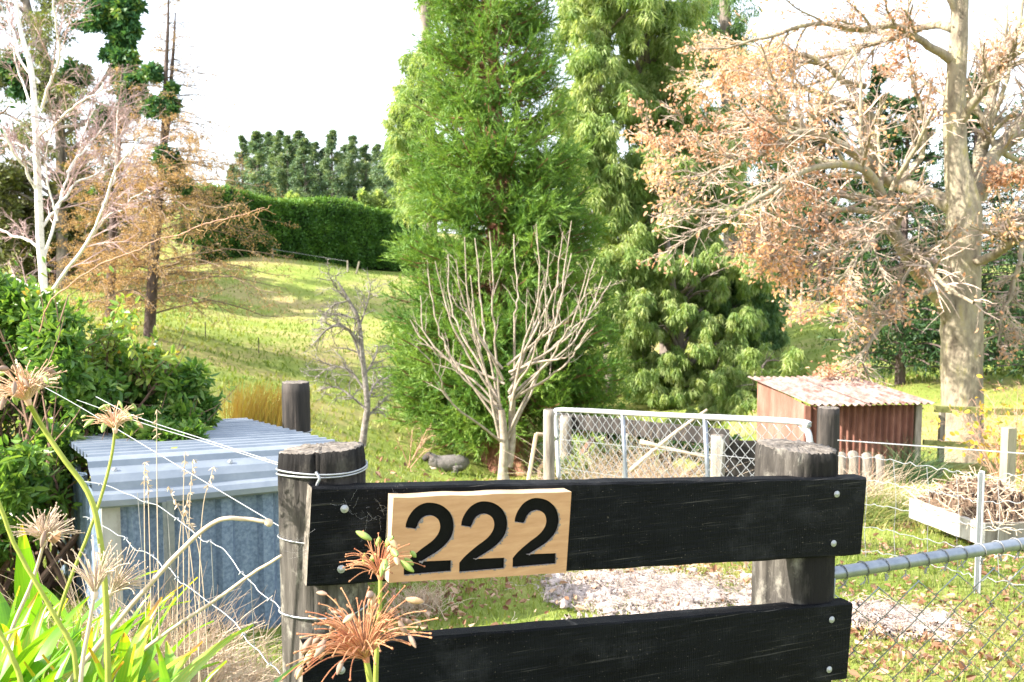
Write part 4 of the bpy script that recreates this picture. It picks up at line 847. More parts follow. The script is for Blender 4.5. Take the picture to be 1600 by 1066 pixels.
crown_tree('gum_tree', 'broad leafy gum tree half hidden by the oak twigs', 'tree', M['gum'], M['gum_bark'], [(1045, 640, 40, 15), (1040, 420, 40, 13), (1012, 180, 40, 11), (1005, 60, 40, 9), (1000, -160, 40, 6)],
           [[(965, -160), (1090, -160), (1100, 20), (1080, 110), (1000, 100), (970, 60)], [(965, 110), (1075, 95), (1080, 210), (1030, 230), (960, 190)], [(1020, 180), (1130, 180), (1190, 420), (1080, 450), (1000, 430)]], [74, 60, 120], (16, 27), (38, 43), 430, .3, .09, 1.2, 34)
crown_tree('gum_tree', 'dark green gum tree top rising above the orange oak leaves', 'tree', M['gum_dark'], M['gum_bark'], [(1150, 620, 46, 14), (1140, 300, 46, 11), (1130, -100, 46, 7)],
           [[(1060, -160), (1170, -160), (1170, 40), (1150, 120), (1090, 120), (1075, 60)], [(1100, 130), (1240, 190), (1240, 420), (1130, 440)]], [34, 34], (18, 30), (45, 49), 560, .28, .08, 1.0, 20)
crown_tree('weeping_gum', 'pale weeping gum sweeping down to the netting gate', 'tree', M['gum'], M['gum_bark'], [(1045, 690, 37, 11), (1062, 560, 37, 9), (1048, 430, 37, 6), (1040, 360, 37, 4)],
           [[(990, 470), (1070, 460), (1130, 520), (1100, 640), (1000, 640), (960, 560)], [(955, 520), (1010, 500), (1010, 650), (965, 640)], [(975, 400), (1110, 370), (1200, 430), (1190, 560), (1130, 540), (1050, 460)], [(1010, 560), (1150, 540), (1245, 560), (1210, 650), (1020, 660)]], [80, 24, 60, 50], (10, 21), (35, 40), 480, .26, .08, 1.6, 26)
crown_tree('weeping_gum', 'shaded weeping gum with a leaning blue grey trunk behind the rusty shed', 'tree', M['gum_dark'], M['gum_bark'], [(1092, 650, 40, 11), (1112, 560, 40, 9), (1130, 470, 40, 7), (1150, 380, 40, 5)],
           [[(1110, 400), (1200, 430), (1226, 500), (1215, 570), (1150, 600), (1120, 520)]], [80], (14, 23), (39, 42), 560, .26, .08, 1.5, 24)
crown_tree('gum_bush', 'low round gum bush in sun left of the rusty shed roof', 'bush', M['gum'], M['gum_bark'], [(1190, 680, 28, 8), (1190, 620, 28, 6), (1195, 580, 28, 3)],
           [[(1100, 600), (1160, 560), (1250, 548), (1256, 590), (1180, 630), (1100, 650)], [(1050, 640), (1190, 610), (1200, 670), (1060, 680)]], [30, 20], (11, 18), (27, 30), 620, .2, .06, 1.3, 14)

# ------------------------------------------------------------------ the big conifer
def sequoia():
    Y0 = 28.5; px0 = 795; base = G(*P(px0, 740, Y0)[:2]); H = 23.5
    root = thing('giant_conifer', 'huge bright green conifer with a flared red brown base', 'tree', base)
    # trunk with a buttressed foot
    K = 46; seg = 40; hz = H * np.linspace(0, 1, K) ** 1.7; th = np.arange(seg) * 2 * math.pi / seg
    rad = np.interp(hz, [0, .25, .7, 1.4, 3, 12, H], [1.02, .86, .70, .55, .40, .22, .03])
    fl = 1 + (.16 * np.clip(1 - hz / 2.2, 0, 1)[:, None]) * (np.cos(7 * th + 1) + .6 * np.cos(11 * th)) + .02 * rng.normal(size=(K, seg))
    V = np.stack([base[0] - .042 * hz[:, None] + rad[:, None] * fl * np.cos(th), base[1] + rad[:, None] * fl * np.sin(th), np.repeat((base[2] - .15 + hz)[:, None], seg, 1)], -1)
    i = np.arange(K * seg).reshape(K, seg); j = np.roll(i, -1, 1); mt = MB(); mt.add(V, np.stack([i[:-1], j[:-1], j[1:], i[1:]], -1).reshape(-1, 4))
    mt.build('trunk', M['seq_bark'], root, smooth=True)
    # branches
    prof_h = np.array([0, .4, 1.0, 2.0, 3.5, 5.2, 7.0, 9.0, 11.5, 14, 18, 23.4]) ; prof_r = np.array([1.5, 2.3, 3.1, 3.4, 3.3, 3.0, 2.65, 2.3, 1.85, 1.45, .85, .05])
    n = 1900; h = 2.15 + (H - 2.55) * U01(n) ** 1.4; az = U01(n) * 2 * math.pi; kp = np.sin(az * 3 + h * 1.9) * np.sin(az * 2 - h * 2.7 + 1) + .45 * rng.normal(size=n) > -.28; h = h[kp]; az = az[kp]; n = len(h); Rm = np.interp(h, prof_h, prof_r)
    L = Rm * (.72 + .34 * U01(n)) * 1.08; el = np.interp(h, [0, 3, 10, 23], [-.28, -.22, .15, .6]) + .12 * rng.normal(size=n)
    d = np.stack([np.cos(az), np.sin(az), np.zeros(n)], -1); pos = np.stack([base[0] - .042 * h, np.full(n, base[1]), base[2] + h], -1); out = [pos]
    K = 7
    for k in range(K - 1):
        e = el - .25 + .75 * (k / (K - 2)) ** 2; dd = d * np.cos(e)[:, None] + zv * np.sin(e)[:, None] + rng.normal(size=(n, 3)) * .06
        pos = pos + dd * (L / (K - 1))[:, None]; out.append(pos)
    B = np.stack(out, 1); mb = MB(); tubes(mb, B, (.012 + .011 * L)[:, None] * np.linspace(1, .25, K), 4); mb.build('branches', M['seq_bark'], root, kind='stuff')
    # feathery sprays
    ns = 22; bt = U01(n); P2, R2 = spawn(B, np.full(B.shape[:2], .01), ns, .28, 1.0, .75, .3, 4, .5, .12, .03, .3, absL=.52)
    low = h < 9; P2b, _ = spawn(B[low], np.full(B[low].shape[:2], .01), 18, .45, 1.0, .8, .3, 4, .5, .12, .03, .3, absL=.6); P2 = np.concatenate([P2, P2b]); bt = np.concatenate([np.repeat(bt, ns), np.repeat(bt[low], 18)])
    m_ = len(P2); nl = 17; t = (np.arange(nl) + U01(m_, nl)) / nl * 2.99; i0 = t.astype(int); f = (t - i0)[..., None]; ii = np.arange(m_)[:, None]
    pos = P2[ii, i0] * (1 - f) + P2[ii, i0 + 1] * f; tan = unit(P2[ii, i0 + 1] - P2[ii, i0]); d = tan * .95 + rv(m_, nl) * .62 + np.array([0, 0, .12])
    tone = np.repeat((.5 * bt + .28 * U01(m_))[:, None], nl, 1) + .22 * U01(m_, nl); pos = pos.reshape(-1, 3); mb = MB()
    leafq(mb, pos, d.reshape(-1, 3), .135 * (.6 + .8 * U01(len(pos))), .034, tone.ravel(), tri=True); mb.build('crown', M['seq'], root)
    # dead inner twigs
    P3, R3 = spawn(B[::4], np.full(B[::4].shape[:2], .012), 8, .05, .5, .9, .3, 4, .6, .25, -.05, absL=.6); mb = MB(); tubes(mb, P3, R3, 3); mb.build('dead_twigs', M['cane'], root, kind='stuff')
sequoia()

# ------------------------------------------------------------------ pale many-stemmed young tree in front of it
def pale_tree():
    Y = 20; q, r = pxpath([(787, 755, Y, 11), (786, 735, Y, 8), (788, 700, Y, 7), (786, 668, Y, 6.5), (783, 640, Y, 5.5)], 14); root = thing('young_bare_tree', 'leafless pale stemmed young tree branching like an upturned fan', 'tree', G(q[0][0], q[0][1]))
    mb = MB(); tubes(mb, q, r, 10)
    q2, r2 = pxpath([(795, 730, Y, 6), (800, 690, Y + .1, 6), (800, 650, Y + .15, 5.5), (801, 620, Y, 4.5)], 10); tubes(mb, q2, r2, 8); mb.build('trunk', M['whitebark'], root, smooth=True)
    tips = [q_ for q_ in [(641, 500, 0), (668, 420, 1), (680, 408, 0), (657, 462, 2), (700, 398, 0), (713, 405, 1), (726, 370, 0), (742, 372, 2), (752, 388, 0), (765, 362, 1), (778, 372, 0), (791, 360, 2), (803, 366, 1), (812, 352, 0), (836, 372, 1), (838, 350, 0), (820, 385, 2),
            (858, 392, 1), (880, 362, 0), (893, 345, 1), (893, 396, 0), (918, 420, 1), (930, 404, 0), (942, 432, 2), (928, 512, 0), (920, 560 - 45, 1), (872, 430, 2), (700, 455, 1), (690, 520, 2), (735, 430, 1), (770, 420, 0), (850, 440, 1), (905, 470, 2), (955, 440, 1), (650, 540, 0)] if not (742 < q_[0] < 842 and q_[1] % 4 < 2)]
    Pt = []; Rd = []
    for tx, ty, k in tips:
        left = tx < 795; b0 = (random.uniform(778, 790), random.uniform(570, 695)) if left else (random.uniform(786, 804), random.uniform(560, 690)); dy = Y + random.uniform(-1.4, 1.4)
        spread = abs(tx - 790)
        mid = (b0[0] + (tx - b0[0]) * .58, b0[1] + (ty - b0[1]) * (.40 if spread > 90 else .44)); mid2 = (b0[0] + (tx - b0[0]) * .84, b0[1] + (ty - b0[1]) * .66)
        a, c = pxpath([(*b0, Y, 2.2), (*mid, Y + (dy - Y) * .5, 1.55), (*mid2, Y + (dy - Y) * .8, 1.2), (tx, ty, dy, .7)], 16); a[1:-1] += np.cumsum(rng.normal(size=(14, 3)) * .03, 0) * np.sin(np.linspace(.2, 3, 14))[:, None]; Pt.append(a); Rd.append(c)
    mb = MB(); Pt = np.array(Pt); Rd = np.array(Rd); tubes(mb, Pt, Rd, 6); P2, R2 = spawn(Pt, Rd, 5, .25, .97, .55, .22, 6, .5, .12, .08, rmin=.0055); tubes(mb, P2, R2, 4); P3, R3 = spawn(P2, R2, 2, .3, .95, .6, .35, 4, .6, .1, .05, rmin=.0045); tubes(mb, P3, R3, 3)
    mb.build('branches', M['whitebark'], root, smooth=True)
pale_tree()

# ------------------------------------------------------------------ small gnarled apple tree
def apple():
    Y = 18; q, r = pxpath([(566, 700, Y, 6), (570, 665, Y, 5.4), (574, 635, Y, 5), (570, 590, Y, 4.4), (566, 555, Y, 4), (560, 500, Y, 3.2), (545, 470, Y, 2.4), (528, 440, Y, 1.2)], 24); root = thing('apple_tree', 'small gnarled grey leafless tree with arching twigs', 'tree', G(q[0][0], q[0][1])); mb = MB(); tubes(mb, q, r, 8); mb.build('trunk', M['apple'], root, smooth=True)
    Lb = [[(568, 575, 3.2), (548, 520, 2.6), (522, 508, 2.2), (498, 528, 1.3)], [(565, 545, 3), (545, 515, 2.5), (515, 512, 1.8), (488, 540, 1)], [(570, 610, 3), (545, 578, 2.5), (515, 575, 2), (492, 592, 1.2)], [(572, 640, 3), (552, 622, 2.5), (525, 605, 2), (498, 610, 1.2)],
          [(575, 650, 3.2), (590, 636, 2.4), (606, 618, 1.3)], [(573, 628, 3), (586, 600, 2), (600, 590, 1)], [(562, 510, 2.5), (575, 470, 1.8), (580, 440, 1)], [(545, 470, 2), (520, 478, 1.5), (500, 500, 1)], [(568, 590, 2.4), (585, 560, 1.8), (590, 540, 1)], [(560, 500, 2.2), (535, 492, 1.6), (505, 490, 1)], [(548, 475, 1.8), (525, 450, 1.4), (512, 425, .8)]]
    Pt = []; Rd = []
    for l in Lb:
        dy = random.uniform(-.9, .9); a, c = pxpath([(x, y, Y + dy * k / (len(l) - 1), rr * .7) for k, (x, y, rr) in enumerate(l)], 14); Pt.append(a); Rd.append(c)
    Pt = np.array(Pt); Rd = np.array(Rd); mb = MB(); tubes(mb, Pt, Rd, 6); P2, R2 = spawn(Pt, Rd, 12, .1, 1, .8, .5, 7, .6, .18, -.02, rmin=.007); tubes(mb, P2, R2, 4); P3, R3 = spawn(P2, R2, 9, .1, 1, .8, .55, 5, .6, .22, .0, rmin=.0055); tubes(mb, P3, R3, 3)
    mb.build('branches', M['apple'], root)
apple()
# dead little shrub beside the sheep
def bare_shrub(name, label, px, py, Y, hpx, spx, n, matk, leaves=None):
    b = G(*P(px, py, Y)[:2]); root = thing(name, label, 'shrub', b); s = Y / F; Pt = []
    for k in range(n):
        a = random.uniform(-1, 1); t = b + [a * spx * s, random.uniform(-.5, .5) * spx * s, hpx * s * random.uniform(.5, 1)]; Pt.append(smooth_path([b + rng.normal(size=3) * .03, (b + t) / 2 + [a * .1 * spx * s, 0, .12 * hpx * s], t], 8))
    Pt = np.array(Pt); Rd = np.linspace(.9, .4, 8)[None] * np.full((n, 1), .9 * s); mb = MB(); tubes(mb, Pt, Rd, 4); P2, R2 = spawn(Pt, Rd, 6, .2, 1, .7, .4, 5, .7, .12, 0, rmin=.35 * s); tubes(mb, P2, R2, 3); P3, R3 = spawn(P2, R2, 4, .2, 1, .7, .5, 4, .7, .15, 0, rmin=.3 * s); tubes(mb, P3, R3, 3); mb.build('twigs', M[matk], root)
    if leaves: e = P3[:, -1]; e = e[rng.permutation(len(e))[:leaves]]; mb = MB(); leafq(mb, e, rv(len(e)), 11 * s, 6 * s, U01(len(e)), two=True); mb.build('foliage', M['yellowleaf'], root)
bare_shrub('dead_shrub', 'small leafless pale shrub beside the lying sheep', 640, 736, 24, 62, 42, 6, 'cane')
bare_shrub('twiggy_shrub', 'bare pale shrub with a few green leaves beside the oak trunk', 1585, 742, 9.2, 190, 110, 34, 'cane', 260)

# ------------------------------------------------------------------ the oak
def oak():
    Y = 15.0
    q, r = pxpath([(1506, 745, Y, 36), (1505, 715, Y, 32), (1504, 660, Y, 30), (1502, 590, Y, 30), (1503, 530, Y, 31), (1502, 480, Y, 29), (1503, 420, Y, 26), (1505, 360, Y, 25.5), (1505, 320, Y, 25), (1495, 260, Y, 18), (1491, 180, Y, 16), (1496, 90, Y, 14), (1500, 0, Y, 12), (1504, -140, Y, 9), (1500, -300, Y, 5)], 60)
    root = thing('oak_tree', 'big spreading oak with scattered orange leaves and a mossy trunk', 'tree', G(q[0][0], q[0][1])); q[0][2] -= .1
    mt = MB(); seg = 28; th = np.arange(seg) * 2 * math.pi / seg
    T = unit(np.gradient(q, axis=0)); fl = 1 + .05 * np.cos(3 * th + 2)[None] + .035 * np.cos(7 * th)[None] + .03 * rng.normal(size=(len(q), seg))
    V = np.array([q[k] + (r[k] * fl[k])[:, None] * np.stack([np.cos(th), np.sin(th), -np.cos(th) * T[k][0] / max(.3, T[k][2])], -1) for k in range(len(q))])
    i = np.arange(len(q) * seg).reshape(-1, seg); j = np.roll(i, -1, 1); mt.add(V, np.stack([i[:-1], j[:-1], j[1:], i[1:]], -1).reshape(-1, 4)); mt.build('trunk', M['oakbark'], root, smooth=True)
    LB = [  # limbs: (px, py, Y offset, radius px)
        [(1488, 510, 0, 15), (1472, 462, -.2, 13), (1440, 425, -.5, 12), (1412, 385, -.8, 11), (1388, 345, -1.0, 10), (1378, 300, -1.2, 8.5), (1355, 262, -1.5, 7), (1312, 250, -1.8, 5.5), (1260, 262, -2.2, 4.5), (1200, 300, -2.5, 3.5), (1140, 325, -2.7, 2.5), (1075, 332, -2.9, 1.4)],
        [(1495, 330, 0, 13), (1460, 305, .2, 12), (1420, 288, .4, 11), (1385, 275, .5, 9), (1362, 235, .6, 8), (1362, 190, .7, 7), (1350, 165, .7, 6), (1310, 150, .8, 5), (1250, 130, 1.0, 3.6), (1170, 120, 1.2, 2.6), (1090, 140, 1.4, 1.4)],
        [(1400, 292, -.9, 8.5), (1350, 250, -.9, 8), (1290, 212, -.9, 7.5), (1262, 200, -.9, 7), (1235, 185, -.9, 6), (1190, 190, -1.0, 5), (1120, 215, -1.2, 3.6), (1060, 225, -1.3, 2.4), (1015, 232, -1.4, 1.2)],
        [(1345, 240, -1, 6), (1300, 225, -1.3, 5.5), (1262, 212, -1.5, 5), (1225, 222, -1.7, 4.3), (1190, 245, -1.9, 3.5), (1120, 265, -2, 2.6), (1050, 290, -2.2, 1.3)],
        [(1490, 95, 0, 8), (1465, 85, -.1, 6.5), (1430, 62, -.3, 5.5), (1395, 42, -.4, 5), (1340, 46, -.6, 4.5), (1275, 36, -.8, 3.5), (1200, 60, -1, 2.6), (1120, 80, -1.2, 1.3)],
        [(1488, 45, 0, 7), (1455, 32, .3, 6), (1420, 38, .5, 5), (1370, 52, .8, 4.2), (1300, 70, 1, 3.4), (1240, 75, 1.2, 2.6), (1150, 50, 1.5, 1.3)],
        [(1350, 135, .7, 5), (1318, 128, .4, 4.6), (1282, 100, .2, 4), (1240, 85, .2, 3.4), (1180, 95, .1, 2.6), (1110, 110, 0, 1.4)],
        [(1512, 325, 0, 14), (1530, 300, .2, 12), (1552, 240, .5, 10.5), (1582, 200, .8, 9.5), (1620, 160, 1, 8), (1690, 100, 1.4, 5), (1760, 20, 1.7, 2)],
        [(1512, 330, .3, 14), (1524, 280, .6, 12.5), (1535, 220, .9, 10), (1545, 170, 1.1, 8.5), (1556, 130, 1.3, 7), (1570, 100, 1.4, 5.5), (1592, 40, 1.6, 4), (1600, -60, 1.8, 2)],
        [(1527, 360, .2, 8), (1560, 356, .4, 7), (1600, 348, .6, 6), (1660, 330, .8, 4), (1740, 320, 1, 2)],
        [(1526, 408, -.2, 7.5), (1552, 402, -.5, 7), (1580, 385, -.9, 6.5), (1620, 370, -1.2, 5.5), (1700, 350, -1.6, 3), (1780, 345, -1.8, 1.5)],
        [(1470, 448, -.4, 5), (1420, 470, -1.0, 4.2), (1395, 490, -1.3, 3.8), (1362, 540, -1.7, 3.2), (1338, 585, -2, 2.6), (1330, 625, -2.2, 1.5)],
        [(1396, 352, -1, 6), (1340, 372, -1.5, 4.6), (1290, 400, -1.8, 3.6), (1230, 430, -2.1, 2.4), (1180, 390, -2.3, 1.3)],
        [(1385, 330, -1, 5.5), (1330, 325, -1.3, 4.5), (1270, 345, -1.6, 3.6), (1215, 375, -1.9, 2.5), (1165, 372, -2.1, 1.3)],
        [(1495, 200, 0, 7), (1530, 150, -.4, 6), (1560, 105, -.7, 5), (1600, 70, -1, 4), (1660, 20, -1.3, 2)],
        [(1497, 30, 0, 6), (1480, -40, -.2, 5), (1430, -90, -.5, 4), (1360, -120, -.8, 2.5)],
        [(1484, 382, -.3, 4.5), (1462, 380, -.6, 4), (1438, 395, -.9, 3.4), (1410, 420, -1.2, 2.8), (1385, 470, -1.5, 1.6)],
        [(1450, 300, -.5, 5), (1420, 322, -1.2, 4), (1390, 335, -1.8, 3.2), (1340, 400, -2.2, 2.4), (1280, 470, -2.6, 1.3)],
        [(1530, 300, .3, 7), (1560, 285, .1, 6), (1590, 272, -.2, 5), (1650, 260, -.5, 3)],
        [(1410, 282, .4, 6), (1440, 240, .3, 4.5), (1450, 200, .2, 3.6), (1440, 140, .1, 2.6), (1420, 90, 0, 1.4)],
        [(1600, 350, .6, 4.5), (1590, 420, .2, 3.5), (1570, 480, 0, 2.6), (1560, 540, -.2, 1.4)]]
    Pt = []; Rd = []
    for l in LB:
        a, c = pxpath([(x, y, Y + dy, rr) for x, y, dy, rr in l], 30); a[2:] += np.cumsum(rng.normal(size=(28, 3)) * .012, 0); Pt.append(a); Rd.append(c)
    Pt = np.array(Pt); Rd = np.array(Rd)
    for k in range(len(Pt)): mb = MB(); tubes(mb, Pt[k], Rd[k], 10, cap=True); mb.build('limb', M['oakbark'], root, smooth=True)
    P2, R2 = spawn(Pt, Rd, 18, .24, 1.0, .75, .30, 9, .55, .085, -.015, rmin=.013, bias=(-.15, -.1, .1))
    P3, R3 = spawn(P2, R2, 11, .12, 1.0, .7, .5, 6, .55, .12, -.02, rmin=.0065)
    P4, R4 = spawn(P3, R3, 4, .12, 1.0, .65, .6, 4, .6, .14, -.01, rmin=.0042)
    mb = MB(); tubes(mb, P2, R2, 6); mb.build('branches', M['oakbark'], root, smooth=True, kind='stuff')
    mb = MB(); tubes(mb, P3, R3, 3); tubes(mb, P4, R4, 3); mb.build('twigs', M['oaktwig'], root, kind='stuff')
    e = np.concatenate([P4[:, -1], P4[:, 2], P3[:, -1]]); z = (e[:, 2] - 3) ; k = .28 * np.sin(e[:, 0] * 2.1 + np.sin(e[:, 2] * 1.7)) + .28 * np.sin(e[:, 2] * 2.3 + e[:, 1]) - .12 * (e[:, 0] - 5.0) + .6 * rng.normal(size=len(e))
    e = e[k > .68]; e = np.repeat(e, 2, 0); n = len(e); d = rv(n); d[:, 2] -= .4
    mb = MB(); leafq(mb, e + rng.normal(size=(n, 3)) * .05, d, .064 * (.5 + .9 * U01(n)), .036, np.clip(.25 + .25 * np.sin(e[:, 0] * 1.4 + e[:, 2] * 2) + .5 * U01(n), 0, 1), bend=.2, two=True); mb.build('crown', M['oakleaf'], root); print('oak', len(P3), len(P4), n)
oak()

# ------------------------------------------------------------------ dark conifers behind the oak
def conifer(label, px, top, bottom, Y, wpx, seed, per=20, name='dark_conifer'):
    t = P(px, top, Y); b = G(t[0], t[1]) if bottom is None else P(px, bottom, Y); g_ = G(t[0], t[1]); root = thing(name, label, 'tree', g_); s = Y / F; H = t[2] - g_[2]; zb_ = max(0.3, b[2] - g_[2])
    n = 170; h = zb_ + (H - zb_) * U01(n) ** 1.15; az = U01(n) * 6.283; f = (h - zb_) / (H - zb_); L = wpx * s * ((1 - f) ** .7 * .9 + .08) * (.7 + .5 * U01(n)); d = np.stack([np.cos(az), np.sin(az), np.zeros(n)], -1); pos = np.stack([np.full(n, g_[0]), np.full(n, g_[1]), g_[2] + h], -1); out = [pos]
    for k in range(5): e = .25 - .4 * k / 4 + .1 * rng.normal(size=n); pos = pos + (d * np.cos(e)[:, None] + zv * np.sin(e)[:, None]) * (L / 5)[:, None]; out.append(pos)
    B = np.stack(out, 1); mt = MB(); tubes(mt, np.array([g_ - [0, 0, .2], g_ + [0, 0, H * .5], g_ + [0, 0, H]]), np.array([.02 * H, .013 * H, .03]), 8); tubes(mt, B, np.full(B.shape[:2], .02), 3); mt.build('trunk', M['larchbark'], root)
    P2, R2 = spawn(B, np.full(B.shape[:2], .01), per, .15, 1, .8, .28, 4, .5, .15, -.04); m_ = len(P2); nl = 7; tt = U01(m_, nl) * 2.99; i0 = tt.astype(int); ff = (tt - i0)[..., None]; ii = np.arange(m_)[:, None]; pos = P2[ii, i0] * (1 - ff) + P2[ii, i0 + 1] * ff; d = unit(P2[ii, i0 + 1] - P2[ii, i0]) + rv(m_, nl) * .8
    mb = MB(); pos = pos.reshape(-1, 3); leafq(mb, pos, d.reshape(-1, 3), 7.5 * s * (.6 + .8 * U01(len(pos))), 2.2 * s, (np.repeat(U01(m_)[:, None], nl, 1) * .6 + .4 * U01(m_, nl)).ravel()); mb.build('crown', M['conifer'], root)
conifer('dark conifer with low spreading branches left of the oak trunk', 1420, 150, 640, 24, 120, 1, 26)
conifer('dark conifer directly behind the oak trunk on the shed side', 1530, 100, 660, 27, 130, 2, 24)
conifer('dark conifer at the far right edge behind the twiggy shrub', 1650, 60, 680, 23, 140, 3, 24)
conifer('distant dark conifer seen through the oak twigs above the shed roof', 1290, 150, 500, 58, 75, 4, 18)
conifer('distant conifer next to the gum trees, above the small sunny paddock', 1215, 140, 490, 62, 60, 5, 18)
conifer('distant dark conifer above the oak fork with a pale top', 1375, 105, 480, 55, 70, 6, 18)
# pale thin trunks at the wood edge
for k, (px, y0_, y1_, lb) in enumerate([(1225, 448, 500, 'first'), (1234, 445, 505, 'second'), (1250, 455, 500, 'third')]):
    q = P(px, y1_, 50); g_ = G(q[0], q[1]); mb = MB(); tubes(mb, smooth_path([g_, g_ + [.05, 0, 1.1], P(px + 3, y0_ - 60, 50)], 6), np.linspace(.075, .05, 6), 6); rt = thing('thin_tree', lb + ' thin pale trunk at the dark wood edge, from the gum trees', 'tree', g_); mb.build('trunk', M['whitebark'], rt)
    mb = MB(); clump(mb, P(px + 3, y0_ - 60, 50)[None], .9, 300, .3, .1, .2, 6); mb.build('crown', M['conifer'], rt)

# ------------------------------------------------------------------ left side: scrub, tall gum, larches, birch
def region_bush(name, label, poly, n, rpx, Yr, per, L, W, m, hang=0, base=(0, 0), cat_='bush'):
    C = np.array([P(px, py, Yr[0] + (Yr[1] - Yr[0]) * random.random()) for px, py in in_poly(poly, n)]); r_ = np.array([(rpx[0] + (rpx[1] - rpx[0]) * random.random()) * Yr[0] / F for _ in C]); c = C.mean(0); g_ = G(c[0], c[1]); root = thing(name, label, cat_, g_)
    mb = MB(); clump(mb, C, r_, per, L, W, hang, 8); mb.build('foliage', m, root); mb = MB(); sel = C[rng.permutation(len(C))[:16]]
    Pt = np.array([smooth_path([g_ + rng.normal(size=3) * [.3, .3, 0], (g_ + c_) / 2 + rng.normal(size=3) * .2, c_], 7) for c_ in sel]); tubes(mb, Pt, np.linspace(.05, .015, 7)[None].repeat(len(Pt), 0), 5); mb.build('stems', M['stem_brown'], root); return root
region_bush('scrub_bush', 'mixed brown and olive scrub on the slope behind the white birch', [(-60, 290), (120, 260), (205, 300), (205, 400), (100, 430), (-60, 440)], 70, (18, 30), (46, 54), 420, .3, .12, M['scrub'])
region_bush('scrub_bush', 'dark green scrub between the larch trunks below the hedge line', [(150, 290), (330, 305), (345, 350), (260, 392), (150, 395)], 34, (14, 22), (58, 64), 420, .3, .12, M['hedge'])
gt, C_ = crown_tree('tall_gum_tree', 'tall sparse gum with dark leaf clumps behind the white birch', 'tree', M['gum_mix'], M['gum_bark'], [(98, 470, 48, 9), (96, 330, 48, 8), (92, 180, 48, 7.5), (68, 85, 48, 7), (40, 0, 48, 6), (20, -140, 48, 4)],
           [[(-40, -140), (150, -160), (150, 30), (110, 60), (-40, 60)], [(-60, 80), (60, 70), (130, 100), (130, 150), (-60, 190)], [(60, 90), (180, 150), (160, 250), (70, 240)], [(-60, 180), (60, 190), (60, 290), (-60, 300)]], [26, 22, 18, 16], (14, 26), (45, 51), 210, .28, .1, .6, 40)
def leaf_clumps(root, spots, m, per=420, L=.2, W=.1, name='dark_foliage'):
    C = []; r_ = []
    for px, py, rp, Y in spots:
        for k in range(5): C.append(P(px + rp * .55 * random.gauss(0, .7), py + rp * .6 * random.gauss(0, .7), Y + random.uniform(-.5, .5))); r_.append(rp * .62 * Y / F)
    mb = MB(); clump(mb, np.array(C), np.array(r_), per, L, W, .25, 7); mb.build(name, m, root)
leaf_clumps(gt, [(186, 20, 26, 46), (185, 45, 27, 46), (188, 75, 20, 46), (200, 92, 18, 46), (175, 8, 24, 46), (150, 22, 20, 46), (205, 8, 20, 46), (195, 128, 22, 46), (212, 150, 20, 46), (120, 115, 18, 47), (98, 130, 18, 47), (180, 190, 14, 47), (30, 130, 20, 47), (15, 100, 20, 47)], M['ivy'], 300, .28, .15)
mb = MB()
for pts in [[(92, 180), (140, 150), (170, 110), (186, 60), (188, 0)], [(93, 200), (150, 190), (195, 165), (212, 150)], [(80, 120), (110, 118), (130, 100)], [(92, 180), (70, 150), (30, 130), (0, 100)], [(188, 120), (192, 100), (196, 60)]]:
    a, c = pxpath([(x, y, 46.5, 3.2 - .4 * k) for k, (x, y) in enumerate(pts)], 12); tubes(mb, a, c, 6)
mb.build('limbs', M['gum_bark'], gt)

